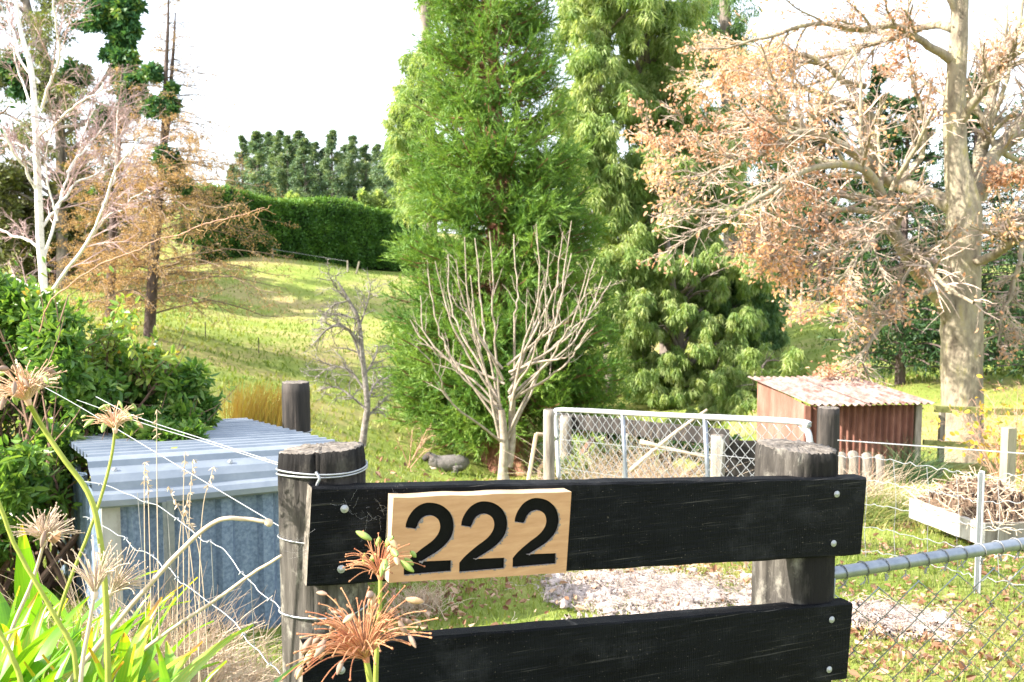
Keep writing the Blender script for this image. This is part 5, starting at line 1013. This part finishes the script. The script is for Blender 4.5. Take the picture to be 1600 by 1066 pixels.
def larch(label, trunk, fork, Y, brs, seed, dens, ivy):
    q, r = pxpath([(x, y, Y, rr) for x, y, rr in trunk], 40); root = thing('larch_tree', label, 'tree', G(q[0][0], q[0][1])); mt = MB(); tubes(mt, q, r, 10)
    if fork: a, c = pxpath([(x, y, Y + .2, rr) for x, y, rr in fork], 20); tubes(mt, a, c, 7)
    mt.build('trunk', M['larchbark'], root, smooth=True)
    n = brs; t = U01(n) * .92 + .06; idx = (t * 39).astype(int); pos = q[idx]; hgt = 1 - t; az = U01(n) * 6.283; d = np.stack([np.cos(az), np.sin(az), np.zeros(n)], -1); L = (.5 + 3.6 * np.clip(hgt, 0, 1) ** .75) * (.55 + .6 * U01(n)) * np.where(d[:, 0] > 0, 1.15, .62); out = [pos]
    for k in range(8): e = .28 - .75 * k / 7 + .5 * max(0, k - 5) / 2 + .1 * rng.normal(size=n); pos = pos + (d * np.cos(e)[:, None] + zv * np.sin(e)[:, None] + rng.normal(size=(n, 3)) * .07) * (L / 8)[:, None]; out.append(pos)
    B = np.stack(out, 1); Rb = (.006 + .0045 * L)[:, None] * np.linspace(1, .3, 9); mb = MB(); tubes(mb, B, Rb, 4); P2, R2 = spawn(B, Rb, 9, .15, 1, .7, .30, 5, .6, .16, -.13, rmin=.0055); tubes(mb, P2, R2, 3); P3, R3 = spawn(P2, R2, 2, .1, 1, .6, .6, 4, .8, .15, -.1, rmin=.0055); tubes(mb, P3, R3, 3); mb.build('branches', M['larchtwig'], root, kind='stuff')
    hz_ = np.concatenate([np.repeat(hgt, 9), np.repeat(hgt, 18)]); Pa = np.concatenate([P2[:, [0, 1, 3, 4]], P3]); prob = np.interp(hz_, [0, .30, .45, .9, 1], [.03, .07, dens, dens * 1.1, dens * .8]); s = U01(len(Pa)) < prob; Pa = Pa[s]; nl = 12; m_ = len(Pa); tt = U01(m_, nl) * 2.99; i0 = tt.astype(int); ff = (tt - i0)[..., None]; ii = np.arange(m_)[:, None]
    pos = (Pa[ii, i0] * (1 - ff) + Pa[ii, i0 + 1] * ff).reshape(-1, 3) + rng.normal(size=(m_ * nl, 3)) * .04; mb = MB(); leafq(mb, pos, rv(len(pos)) + [0, 0, -.3], .085 * (.6 + .8 * U01(len(pos))), .02, np.repeat(U01(m_), nl) * .5 + .5 * U01(len(pos))); mb.build('needles', M['larchneedle'], root, kind='stuff')
    if ivy: leaf_clumps(root, [(x, y, rr, Y) for x, y, rr in ivy], M['ivy'], 300, .17, .09, 'ivy')
larch('taller larch with forked bare top and ivy clumps on its trunk', [(233, 530, 9.5), (238, 440, 8.5), (243, 380, 7.5), (248, 310, 7), (254, 250, 6), (257, 190, 4.5), (259, 120, 3.5), (262, 50, 2.5), (264, -25, 1)], [(250, 260, 4.2), (262, 200, 3.6), (268, 120, 3), (272, 60, 2), (274, 20, 1)], 31, 210, 3, .72, [(237, 112, 14), (262, 152, 12), (264, 172, 14), (256, 245, 17), (270, 262, 18), (284, 285, 14), (238, 165, 12), (250, 170, 12)])
larch('shorter larch with a dark straight trunk left of the forked one', [(172, 503, 7.5), (174, 420, 7), (178, 340, 6.5), (182, 280, 5.5), (186, 200, 4), (190, 130, 2.5), (192, 100, 1)], None, 33, 130, 4, .75, [(222, 130, 16), (205, 140, 12), (182, 290, 20), (160, 180, 12), (195, 165, 10)])

def birch():
    Y = 14.0; q, r = pxpath([(64, 640, Y, 8), (66, 560, Y, 7.4), (68, 450, Y, 6.2), (63, 380, Y, 6), (60, 300, Y, 5.6), (57, 220, Y, 5), (53, 150, Y, 4.2), (47, 100, Y, 4), (33, 50, Y, 3), (24, -10, Y, 2.4), (18, -90, Y, 1.5)], 40); root = thing('white_birch', 'leafless white barked birch with pinkish twigs', 'tree', G(q[0][0], q[0][1])); q[0][2] -= .1; mb = MB(); tubes(mb, q, r, 12); mb.build('trunk', M['birch'], root, smooth=True)
    Lb = [[(66, 168, 3.6), (75, 140, 3.4), (92, 95, 3), (88, 40, 2.4), (82, -20, 1.8), (80, -80, 1)], [(60, 215, 3.4), (85, 190, 3), (110, 165, 2.4), (140, 140, 1.6), (160, 128, 1)], [(62, 130, 3), (35, 90, 2.6), (20, 40, 2), (2, 10, 1.4)], [(68, 470, 4.2), (100, 430, 4), (130, 390, 3.8), (150, 345, 3.4), (166, 300, 3), (185, 250, 2), (215, 215, 1.2)], [(64, 420, 3.4), (85, 350, 3.2), (95, 290, 2.8), (112, 250, 2.4), (130, 190, 1.6), (148, 150, 1)],
          [(62, 360, 3.2), (90, 325, 3), (120, 290, 2.5), (160, 265, 2), (205, 190, 1)], [(58, 300, 3.4), (35, 255, 3.2), (10, 210, 2.6), (-15, 190, 2)], [(57, 260, 3), (40, 230, 2.8), (5, 215, 2), (-20, 205, 1)], [(62, 390, 3.2), (40, 375, 3), (15, 370, 2.4), (-10, 362, 1.6)], [(66, 450, 3.6), (40, 440, 3.4), (10, 432, 2.8), (-15, 430, 2)], [(160, 322, 2.4), (172, 280, 2), (172, 210, 1.4), (178, 170, .9)], [(90, 345, 2), (78, 280, 1.8), (72, 230, 1.4), (85, 180, .9)], [(54, 170, 2.6), (30, 120, 2.2), (24, 60, 1.6), (10, -20, 1)], [(140, 375, 2.2), (165, 345, 1.8), (200, 330, 1.3), (235, 300, .8)], [(104, 270, 2.4), (135, 235, 1.9), (165, 200, 1.4), (190, 160, .8)]]
    Pt = []; Rd = []
    for l in Lb:
        dy = random.uniform(-1.2, 1.2); a, c = pxpath([(x, y, Y + dy * k / (len(l) - 1), rr * .68) for k, (x, y, rr) in enumerate(l)], 20); a[2:-1] += np.cumsum(rng.normal(size=(17, 3)) * .012, 0); Pt.append(a); Rd.append(c)
    Pt = np.array(Pt); Rd = np.array(Rd); mb = MB(); tubes(mb, Pt, Rd, 7); mb.build('limbs', M['birch'], root, smooth=True)
    P2, R2 = spawn(Pt, Rd, 13, .2, 1, .65, .42, 7, .5, .1, .03, rmin=.006); P3, R3 = spawn(P2, R2, 9, .15, 1, .6, .5, 6, .6, .13, .0, rmin=.0042); P4, R4 = spawn(P3, R3, 3, .2, 1, .6, .5, 4, .7, .15, 0, rmin=.0033); mb = MB(); tubes(mb, P2, R2, 4); tubes(mb, P3, R3, 3); tubes(mb, P4, R4, 3); mb.build('twigs', M['birchtwig'], root, kind='stuff')
birch()

# ------------------------------------------------------------------ leafy bush behind and over the kennel
def big_bush():
    g_ = G(*P(40, 800, 4.8)[:2]); root = thing('leafy_bush', 'dense dark green leafy bush spilling over the tin kennel roof', 'bush', g_)
    C = []; Rr = []
    for poly, n, Yr, rp in [([(-120, 520), (60, 500), (150, 530), (200, 600), (120, 720), (-120, 760)], 34, (4.9, 5.6), (34, 52)), ([(140, 545), (240, 570), (330, 622), (325, 655), (220, 680), (120, 640)], 22, (5.3, 6.0), (18, 30)), ([(225, 655), (300, 660), (310, 688), (240, 700), (190, 700)], 9, (4.85, 5.2), (11, 17)), ([(-120, 700), (110, 690), (100, 830), (-120, 900)], 16, (4.5, 5.0), (34, 48)), ([(-60, 450), (60, 455), (90, 500), (-60, 520)], 8, (5.0, 5.6), (22, 34))]:
        for px, py in in_poly(poly, n): Y = random.uniform(*Yr); C.append(P(px, py, Y)); Rr.append(random.uniform(*rp) * Y / F)
    C = np.array(C); Rr = np.array(Rr); mb = MB(); N = len(C); sub = 12; sc_ = C[:, None] + rv(N, sub) * (Rr[:, None, None] * (.3 + .7 * U01(N, sub, 1))); nl = 44; dd = rv(N, sub, nl); pos = (sc_[:, :, None] + dd * (Rr[:, None, None, None] * .55 * U01(N, sub, nl, 1) ** .5)).reshape(-1, 3); d = (dd * .7 + rv(N, sub, nl) * .6 + [-.25, -.1, -.15]).reshape(-1, 3)
    n = len(pos); leafq(mb, pos, d, .055 * (.6 + .8 * U01(n)), .024, np.clip(np.repeat(U01(N * sub) * .5, nl) + .4 * U01(n), 0, 1), bend=.2, two=True); mb.build('foliage', M['shrubleaf'], root)
    sel = C[rng.permutation(N)[:46]]; Pt = np.array([smooth_path([g_ + rng.normal(size=3) * [.25, .25, 0], (g_ + c) / 2 + [0, 0, .1] + rng.normal(size=3) * .1, c + rv(1)[0] * .25], 9) for c in sel]); Rd = np.linspace(.014, .003, 9)[None].repeat(len(sel), 0); mb = MB(); tubes(mb, Pt, Rd, 5); P2, R2 = spawn(Pt, Rd, 7, .4, 1, .6, .35, 5, .6, .12, .05, rmin=.0016); tubes(mb, P2, R2, 4); mb.build('stems', M['stem_brown'], root)
    e = np.concatenate([P2[:, -1], P2[:, 3], P2[:, 2]]); n = len(e); mb = MB(); leafq(mb, e, rv(n) + [0, 0, -.2], .045, .018, U01(n) * .8 + .2, bend=.2, two=True); mb.build('tip_leaves', M['shrubleaf'], root)
    # loose sunny shoots on top
    sh_ = []
    for k in range(34):
        px, py = random.uniform(-20, 300), 0; top = np.interp(px, [-20, 60, 150, 240, 300], [440, 445, 480, 520, 560]); b = P(px, top + 95, 5.4); t = P(px + random.uniform(-40, 60), top + random.uniform(-12, 45), 5.3 + random.uniform(-.3, .3)); sh_.append(smooth_path([b, (b + t) / 2 + rv(1)[0] * .04, t], 9))
    sh_ = np.array(sh_); mb = MB(); tubes(mb, sh_, np.linspace(.004, .0012, 9)[None].repeat(len(sh_), 0), 4); mb.build('shoots', M['stem_brown'], root)
    e = np.repeat(sh_[:, 2:].reshape(-1, 3), 3, 0); n = len(e); mb = MB(); leafq(mb, e + rng.normal(size=(n, 3)) * .012, rv(n) + [0, 0, -.1], .055 * (.6 + .7 * U01(n)), .025, np.clip(.45 + .6 * U01(n), 0, 1), bend=.2, two=True); mb.build('shoot_leaves', M['shrubleaf'], root); k = rng.permutation(n)[:70]; mb = MB(); leafq(mb, e[k] + .02, rv(70), .045, .022, U01(70), two=True); mb.build('yellow_leaves', M['yellowleaf'], root)
    # long arching cane with a curly tip
    a, c = pxpath([(58, 480 + 60, 4.9, 1.8), (72, 470, 4.7, 1.8), (105, 438, 4.6, 1.8), (150, 412, 4.6, 1.7), (200, 385, 4.6, 1.7), (255, 362, 4.6, 1.5), (310, 345, 4.6, 1.7), (360, 333, 4.6, 1.3), (405, 322, 4.6, .8)], 60); c = c * .62; a[3:] += np.cumsum(rng.normal(size=(57, 3)) * .004, 0) * [1, 1, .8]; mb = MB(); tubes(mb, a, c, 6)
    for k in range(34, 60):
        m = 1 + (k > 50) * 2
        for _ in range(m):
            p = a[k]; d = rv(1)[0]; u_ = rv(1)[0]; s = np.linspace(0, 1, 9); w_ = .055 * random.uniform(.4, 1.3); tubes(mb, p + d * (s * w_)[:, None] + u_ * (np.sin(s * 6) * .012 * s)[:, None] + [0, 0, -.01], np.linspace(.0024, .0012, 9), 4, 1)
    mb.build('cane', [M['cane'], M['larchneedle']], root, smooth=True)
big_bush()
tus = []
for px, py, hp, lb in [(378, 700, 100, 'golden tussock just above the kennel roof, the wider one'), (428, 700, 90, 'greenish golden tussock touching the dark round post')]:
    Y = 9.0; b = G(*P(px, py, Y)[:2]); top = P(px, py - hp, Y)[2]; n = 800; d = unit(rng.normal(size=(n, 3)) * [.13, .13, .1] + [.06, 0, 1]); L = (top - b[2]) * (.7 + .4 * U01(n)); p0 = b + rng.normal(size=(n, 3)) * [.045, .06, 0]; s = np.linspace(0, 1, 5); Pt = p0[:, None] + d[:, None] * (L[:, None] * s)[..., None] + np.array([1, 0, -.6]) * (.07 * s ** 3)[None, :, None]; mb = MB(); tubes(mb, Pt, np.linspace(.0035, .001, 5)[None].repeat(n, 0), 3, rnd=U01(n)); o = mb.build('tussock', M['tussock'], None, lb, 'tussock', loc=b)

region_bush('weedy_bush', 'low dark green weeds filling the pen behind the netting gate', [(865, 672), (1000, 668), (1180, 690), (1180, 760), (865, 760)], 46, (9, 17), (10.6, 13), 340, .1, .045, M['conifer'], .3)
region_bush('weedy_bush', 'pale leafy weeds at the hinge end behind the netting gate', [(870, 690), (950, 690), (950, 750), (870, 750)], 14, (7, 12), (9.8, 10.6), 260, .09, .035, M['gum'], .6)
# ------------------------------------------------------------------ foreground: strap-leaved plants, seed heads, dry grass
def strap(seed):
    g = np.random.default_rng(seed); K = 16; s = np.linspace(0, 1, K); bend = .35 + 1.0 * g.random(); ang = bend * s ** 1.6; dx = np.concatenate([[0], np.cumsum(np.sin(ang)[:-1]) / (K - 1)]); dz_ = np.concatenate([[0], np.cumsum(np.cos(ang)[:-1]) / (K - 1)])
    w_ = .046 * (np.clip(s * 6 + .55, 0, 1) * np.clip((1 - s) * 3.2, 0.02, 1) ** .8); side = .06 * g.normal() * s ** 2; V = []
    for k in range(K):
        for u_, h in ((-1, .0), (-.5, -.004), (0, -.007), (.5, -.004), (1, 0)): V.append((dx[k] + h * math.cos(ang[k]) * -1, side[k] + u_ * w_[k], dz_[k] + h * math.sin(ang[k])))
    i = np.arange(K * 5).reshape(K, 5); mb = MB(); mb.add(V, np.stack([i[:-1, :-1], i[:-1, 1:], i[1:, 1:], i[1:, :-1]], -1).reshape(-1, 4), 0, np.clip(.12 + .5 * g.random() + np.repeat(np.interp(np.arange(K - 1), [0, K - 4, K - 2], [0, .12, .12 + .5 * g.random()]), 4), 0, 1)); return mb.mesh('leaf', M['agleaf'], True)
t_ = M['agleaf'].node_tree; tc_ = t_.nodes.new('ShaderNodeTexCoord'); mp_ = t_.nodes.new('ShaderNodeMapping'); mp_.inputs['Scale'].default_value = (2, 90, 2); t_.links.new(tc_.outputs['Object'], mp_.inputs[0])
nz_ = t_.nodes.new('ShaderNodeTexNoise'); nz_.inputs['Scale'].default_value = 2.2; nz_.inputs['Detail'].default_value = 4; t_.links.new(mp_.outputs[0], nz_.inputs['Vector'])
ma_ = t_.nodes.new('ShaderNodeMath'); ma_.operation = 'MULTIPLY_ADD'; ma_.inputs[1].default_value = .7; ma_.inputs[2].default_value = -.35; t_.links.new(nz_.outputs[0], ma_.inputs[0])
ad_ = t_.nodes.new('ShaderNodeMath'); at_ = [n_ for n_ in t_.nodes if n_.type == 'ATTRIBUTE'][0]; rp_ = [n_ for n_ in t_.nodes if n_.type == 'VALTORGB'][0]; t_.links.new(at_.outputs['Fac'], ad_.inputs[0]); t_.links.new(ma_.outputs[0], ad_.inputs[1]); t_.links.new(ad_.outputs[0], rp_.inputs[0])
e_ = rp_.color_ramp.elements.new(.93); e_.color = (.5, .38, .04, 1); rp_.color_ramp.elements[-1].color = (.36, .2, .07, 1)
ST_ = [strap(40 + k) for k in range(14)]
m_, t_, b_ = new_mat('agapanthus_leaf_spent'); b_.inputs['Base Color'].default_value = (.62, .36, .05, 1); b_.inputs['Roughness'].default_value = .5; M['spent'] = m_
def agapanthus(label, c, n, spread, L, rot_bias, tilt=.5):
    g_ = G(c[0], c[1]); root = thing('agapanthus_plant', label, 'plant', g_)
    for k in range(n):
        a = random.uniform(0, 6.283) if random.random() < .5 else rot_bias + random.gauss(0, .8); l = L * random.uniform(.7, 1.2)
        p = g_ + [random.gauss(0, spread), random.gauss(0, spread * .6), 0]; p[2] = G(p[0], p[1])[2] - .01
        put(ST_[k % 14], 'leaf', root, p, (random.gauss(0, .12), random.gauss(.05, .25), a), (l, l * random.uniform(.9, 1.25) if l < 1 else l, l))
    return root
M_sp = P(180, 1066, 1.62)
agapanthus('bright green strap-leaved plant at the very front left', P(-10, 1066, 1.62), 66, .15, .46, .2)
agapanthus('sunlit strap-leaved plant under the dry seed heads', P(120, 1066, 1.72), 68, .14, .45, .1)
agapanthus('small strap-leaved plant with long leaves reaching toward the left post', P(235, 1120, 1.75), 30, .13, .50, .0)
agapanthus('shaded dark strap-leaved plant under the leafy bush', P(-10, 900, 2.9), 44, .22, .58, .2)
agapanthus('strap-leaved plant in half shade behind the dry seed heads', P(90, 960, 2.5), 28, .16, .42, .3)

def pod_mesh(m):
    mb = MB(); s = np.linspace(0, 1, 9); r = .0052 * np.sin(np.pi * (.06 + .9 * s)) ** .75; th = np.arange(9) * 2 * math.pi / 9; rr = r[:, None] * (1 + .14 * np.cos(3 * th))[None]
    V = np.stack([rr * np.cos(th), rr * np.sin(th), np.repeat((s * .027)[:, None], 9, 1)], -1); i = np.arange(81).reshape(9, 9); j = np.roll(i, -1, 1); mb.add(V, np.stack([i[:-1], j[:-1], j[1:], i[1:]], -1).reshape(-1, 4)); return mb.mesh('pod', m, True)
PODS = {k: pod_mesh(M[k]) for k in ('pod_green', 'pod_tan', 'pod_grey')}
def seed_head(label, c, axis, rad, n, cone, stem, stem_r, stem_m, ped_m, pods, droop=0.0, pod_first=.5, podscale=1.0, r=.0008, thick=.003):
    c = np.asarray(c); axis = unit(axis); g_ = G(stem[-1][0], stem[-1][1]) if stem[-1][2] < 1.3 else np.asarray(stem[-1])
    root = thing('seed_head', label, 'seed head', np.asarray(stem[-1])); q = smooth_path([c] + list(stem), 24); mb = MB(); tubes(mb, q, np.linspace(stem_r * .8, stem_r * 1.15, 24), 9, cap=True); mb.build('stem', stem_m, root, smooth=True)
    d = rv(n * 6); d = d[(d @ axis) > math.cos(cone)][:n]; n = len(d); L = rad * (.75 + .4 * U01(n)); s = np.linspace(0, 1, 9); curl = rv(n) * .16 + np.array([0, 0, -1]) * droop
    Pt = c + d[:, None] * (L[:, None] * s)[..., None] + axis * 0.12 * rad * np.sin(s * np.pi)[None, :, None] + curl[:, None] * (L[:, None] * s ** 2.5)[..., None]; mb = MB(); tubes(mb, Pt, r * np.linspace(1.15, .8, 9)[None].repeat(n, 0), 5)
    tubes(mb, np.array([c - axis * .006, c + axis * .003, c + axis * .008]), np.array([.004, .006, .003]), 8)
    e = Pt[:, -1]; tubes(mb, np.stack([e, e + (e - Pt[:, -2]) * .25], 1), np.full((n, 2), r * 1.8), 4)
    mb.build('spokes', ped_m, root, smooth=True)
    order = list(range(n)); random.shuffle(order)
    k = 0
    for kind, cnt in pods:
        for _ in range(cnt):
            if k >= n: break
            i = order[k]; k += 1; dr = unit(unit(Pt[i, -1] - Pt[i, -2]) * .6 + np.array([0, 0, -.55]) + rv(1)[0] * .35); sc = podscale * random.uniform(.75, 1.15); put(PODS[kind], 'pod', root, Pt[i, -1] - dr * .002, Vector(dr).to_track_quat('Z', 'Y').to_euler(), (sc * random.uniform(.7, 1.1), sc, sc))
    return root
px_ = lambda pts, Y: [P(a, b_, Y) for a, b_ in pts]
up_ = np.array([0, 0, 1.])
seed_head('tall seed head with tan spokes at the left edge on a thick green stem', P(44, 628, 1.55), (-.25, 0, 1), .064, 150, 1.2, px_([(62, 660), (98, 715), (135, 765), (152, 815), (163, 900), (168, 1000), (170, 1120)], 1.6), .0046, M['agstem'], M['pedicel'], [('pod_green', 3), ('pod_grey', 10)], .1, podscale=.9)
seed_head('smaller seed head with green pods in front of the leafy bush', P(180, 672, 1.9), (.0, 0, 1), .052, 85, 1.2, px_([(174, 715), (160, 770), (138, 835), (112, 900), (92, 960), (70, 1060)], 1.9), .0034, M['agstem'], M['pedicel'], [('pod_green', 12), ('pod_tan', 5)], .08, podscale=.75)
seed_head('brown dried seed head holding an orange leaf', P(68, 848, 1.7), (.2, -.1, 1), .056, 130, 1.3, px_([(62, 872), (48, 915), (22, 975), (0, 1040)], 1.7), .0032, M['drystem'], M['pedicel_dry'], [('pod_grey', 2)], .0)
lr = [o for o in COL.objects if o.name == 'seed_head.002'][0]; mb = MB(); leafq(mb, [P(74, 846, 1.66)], [(.7, -.2, .5)], .034, .02, [.5], two=True); mb.build('caught_leaf', M['litter'], lr)
seed_head('pale bleached seed head, upright, in front of the kennel corner', P(148, 930, 1.5), (.05, 0, 1), .074, 75, .72, px_([(145, 945), (138, 985), (130, 1030), (122, 1110)], 1.5), .0032, M['drystem'], M['pedicel_dry'], [], .0)
seed_head('bleached seed head leaning to the kennel behind the upright pale one', P(172, 928, 1.75), (.65, 0, .8), .075, 70, .75, px_([(165, 960), (160, 1010), (158, 1100)], 1.75), .003, M['drystem'], M['pedicel_dry'], [], .0)
seed_head('seed head with fat green pods hanging before the number sign', P(594, 900, 1.55), (-.12, 0, 1), .066, 62, 1.25, px_([(594, 925), (592, 970), (588, 1030), (586, 1120)], 1.55), .0038, M['agstem'], M['pedicel_red'], [('pod_green', 11), ('pod_tan', 2)], .12, podscale=.95, r=.00075)
seed_head('large rusty seed head with withered pods before the lower board', P(572, 1030, 1.42), (-.25, 0, 1), .100, 150, 1.3, px_([(578, 1062), (586, 1110), (592, 1200)], 1.42), .0052, M['agstem'], M['pedicel_red'], [('pod_tan', 7), ('pod_grey', 20)], .14, podscale=.95, r=.0009)
# bare flower stalks
for nm, pts, Y, r, m, lb in [('dead_flower_stalk', [(418, 816), (380, 810), (345, 812), (305, 838), (240, 905), (170, 985), (110, 1060), (80, 1110)], 1.7, .0042, 'drystem', 'thick bent bleached flower stalk crossing the kennel wall'), ('dead_flower_stalk', [(440, 868), (395, 895), (330, 940), (250, 995), (190, 1045), (150, 1100)], 1.8, .0033, 'drystem', 'straight bleached flower stalk leaning against the left post'),
                         ('green_flower_stalk', [(-12, 760), (20, 845), (60, 915), (95, 975), (118, 1020), (125, 1110)], 1.55, .0036, 'agstem', 'green flower stalk slanting in from the left edge'), ('green_flower_stalk', [(-40, 930), (-5, 985), (25, 1045), (40, 1110)], 1.5, .0038, 'agstem', 'green flower stalk low in the left corner')]:
    q = smooth_path(px_(pts, Y), 40); q += np.cumsum(rng.normal(size=q.shape) * .0004, 0); mb = MB(); tubes(mb, q, r * np.linspace(.85, 1.15, 40), 9, cap=True)
    if pts[0] == (418, 816): tubes(mb, np.array([q[0] - [.004, 0, 0], q[0], q[0] + [.004, 0, -.002], q[0] + [.008, 0, -.005]]), np.array([.005, .007, .0075, .004]), 8, cap=True)
    o = mb.build(nm, M[m], None, lb, 'stalk', smooth=True, loc=q[-1])
# dry grass at the foot of the kennel wall
n = 5200; x = P(285, 1000, 3.3)[0] + rng.normal(size=n) * .2; y = 3.3 + rng.normal(size=n) * .24; k = (y > 2.6) & (y < 3.85) & (x < P(415, 1000, 3.3)[0]); x, y = x[k], y[k]; n = len(x); p0 = np.stack([x, y, zt(x, y)], -1); d = unit(rng.normal(size=(n, 3)) * [.5, .5, .2] + [0, 0, .9]); L = (.16 + .34 * U01(n) ** 1.4) * np.interp(x, [-1.6, -1.1, -.8], [1.25, 1, .5]); s = np.linspace(0, 1, 6); cr = rv(n) * .5 + [0, 0, -.45]
Pt = p0[:, None] + d[:, None] * (L[:, None] * s)[..., None] + cr[:, None] * (L[:, None] * s ** 2.2 * .8)[..., None]; mb = MB(); tubes(mb, Pt, (.0012 + .0008 * U01(n))[:, None] * np.linspace(1.1, .4, 6), 3, rnd=U01(n)); mb.build('dry_grass', M['drygrass'], None, kind='stuff')
for px, py0, py1, dx, Y in [(226, 955, 722, 0, 2.5), (236, 965, 738, -6, 2.55), (246, 940, 640, -1, 2.4), (285, 960, 706, 4, 2.6), (292, 970, 718, 10, 2.6), (303, 960, 730, 30, 2.5), (318, 985, 760, -55, 2.6), (270, 980, 770, 25, 2.55), (330, 1000, 800, -40, 2.5)]:
    b = P(px, 1010, Y); b = G(b[0], b[1]); t = P(px + dx, py1, Y); m1 = P(px + dx * .35, (py0 + py1) / 2, Y); q = smooth_path([b, m1, t], 18); root = thing('grass_stalk', 'tall thin dry grass stalk standing in front of the tin kennel', 'grass stalk', b, 'dry grass stalks before the kennel'); mb = MB(); tubes(mb, q, np.linspace(.0017, .0009, 18), 5); mb.build('stalk', M['drystem'], root)
    e = np.repeat(q[14:], 5, 0); mb = MB(); leafq(mb, e, rv(len(e)) * .6 + [.2, 0, -.5], .016, .004, U01(len(e))); mb.build('seeds', M['drygrass'], root)
# grass tufts and green weeds that stand out
def tuft(label, px, py, Y, h, n, m, spread=.05, name='grass_tuft'):
    b = G(*P(px, py, Y)[:2]); d = unit(rng.normal(size=(n, 3)) * [.55, .55, .1] + [0, 0, 1]); L = h * (.5 + .7 * U01(n)); p0 = b + rng.normal(size=(n, 3)) * [spread, spread, 0]; s = np.linspace(0, 1, 5); cr = rv(n) * .3 + [0, 0, -.4]; Pt = p0[:, None] + d[:, None] * (L[:, None] * s)[..., None] + cr[:, None] * (L[:, None] * s ** 2.4 * .8)[..., None]; mb = MB(); tubes(mb, Pt, (.0022 * np.linspace(1.2, .3, 5))[None].repeat(n, 0), 3, rnd=U01(n)); mb.build(name, m, None, label, 'grass tuft', loc=b)
tuft('withered grey green grass tuft right of the large rusty seed head', 655, 955, 4.9, .15, 380, M['drygrass'], .06)
tuft('lush green grass tuft under the rusty shed wall', 1385, 790, 8.9, .45, 700, M['grass'], .12)
tuft('lush grass tuft between the right post and the green one under the shed', 1345, 785, 8.4, .4, 500, M['grass'], .12)
tuft('tall dry seeding grass tuft in front of the rusty shed wall', 1350, 760, 9.2, .75, 420, M['drygrass'], .16)
tuft('dry reed clump in the middle behind the netting gate', 1040, 745, 9.3, 1.0, 700, M['drygrass'], .16)
tuft('brown dead weed clump behind the left end of the netting gate', 945, 745, 9.6, .95, 600, M['drygrass'], .14)
tuft('green weed clump near the hinge side behind the netting gate', 900, 740, 9.8, .8, 600, M['grass'], .16)
tuft('green flax-like tuft at the foot of the rail fence beside the shed', 1425, 745, 10.8, .6, 500, M['conifer'], .14)
# dark leafy twig hanging in at the upper left corner
q = smooth_path(px_([(-90, 150), (-30, 175), (0, 178), (15, 165)], 1.9), 14); tw = thing('overhanging_twig', 'dark leafy twig poking in at the upper left edge', 'twig', q[0]); mb = MB(); tubes(mb, q, np.linspace(.003, .001, 14), 5); mb.build('stem', M['stem_brown'], tw)
mb = MB(); e = np.array([P(12, 150, 1.9), P(14, 168, 1.9), P(2, 168, 1.9), P(0, 185, 1.9), P(2, 200, 1.9), P(-14, 175, 1.9)]); leafq(mb, e, [(.8, 0, .2), (.9, .2, 0), (-.5, 0, .3), (-.4, .1, -.8), (.3, 0, -.9), (-.5, 0, .8)], .013, .007, .1, two=True); mb.build('foliage', M['hedge'], tw)
print('tris', sum(sum(len(p.vertices) - 2 for p in me.polygons) * 1 for me in bpy.data.meshes if len(me.polygons) < 2000) + sum(len(me.polygons) * 2 for me in bpy.data.meshes if len(me.polygons) >= 2000))
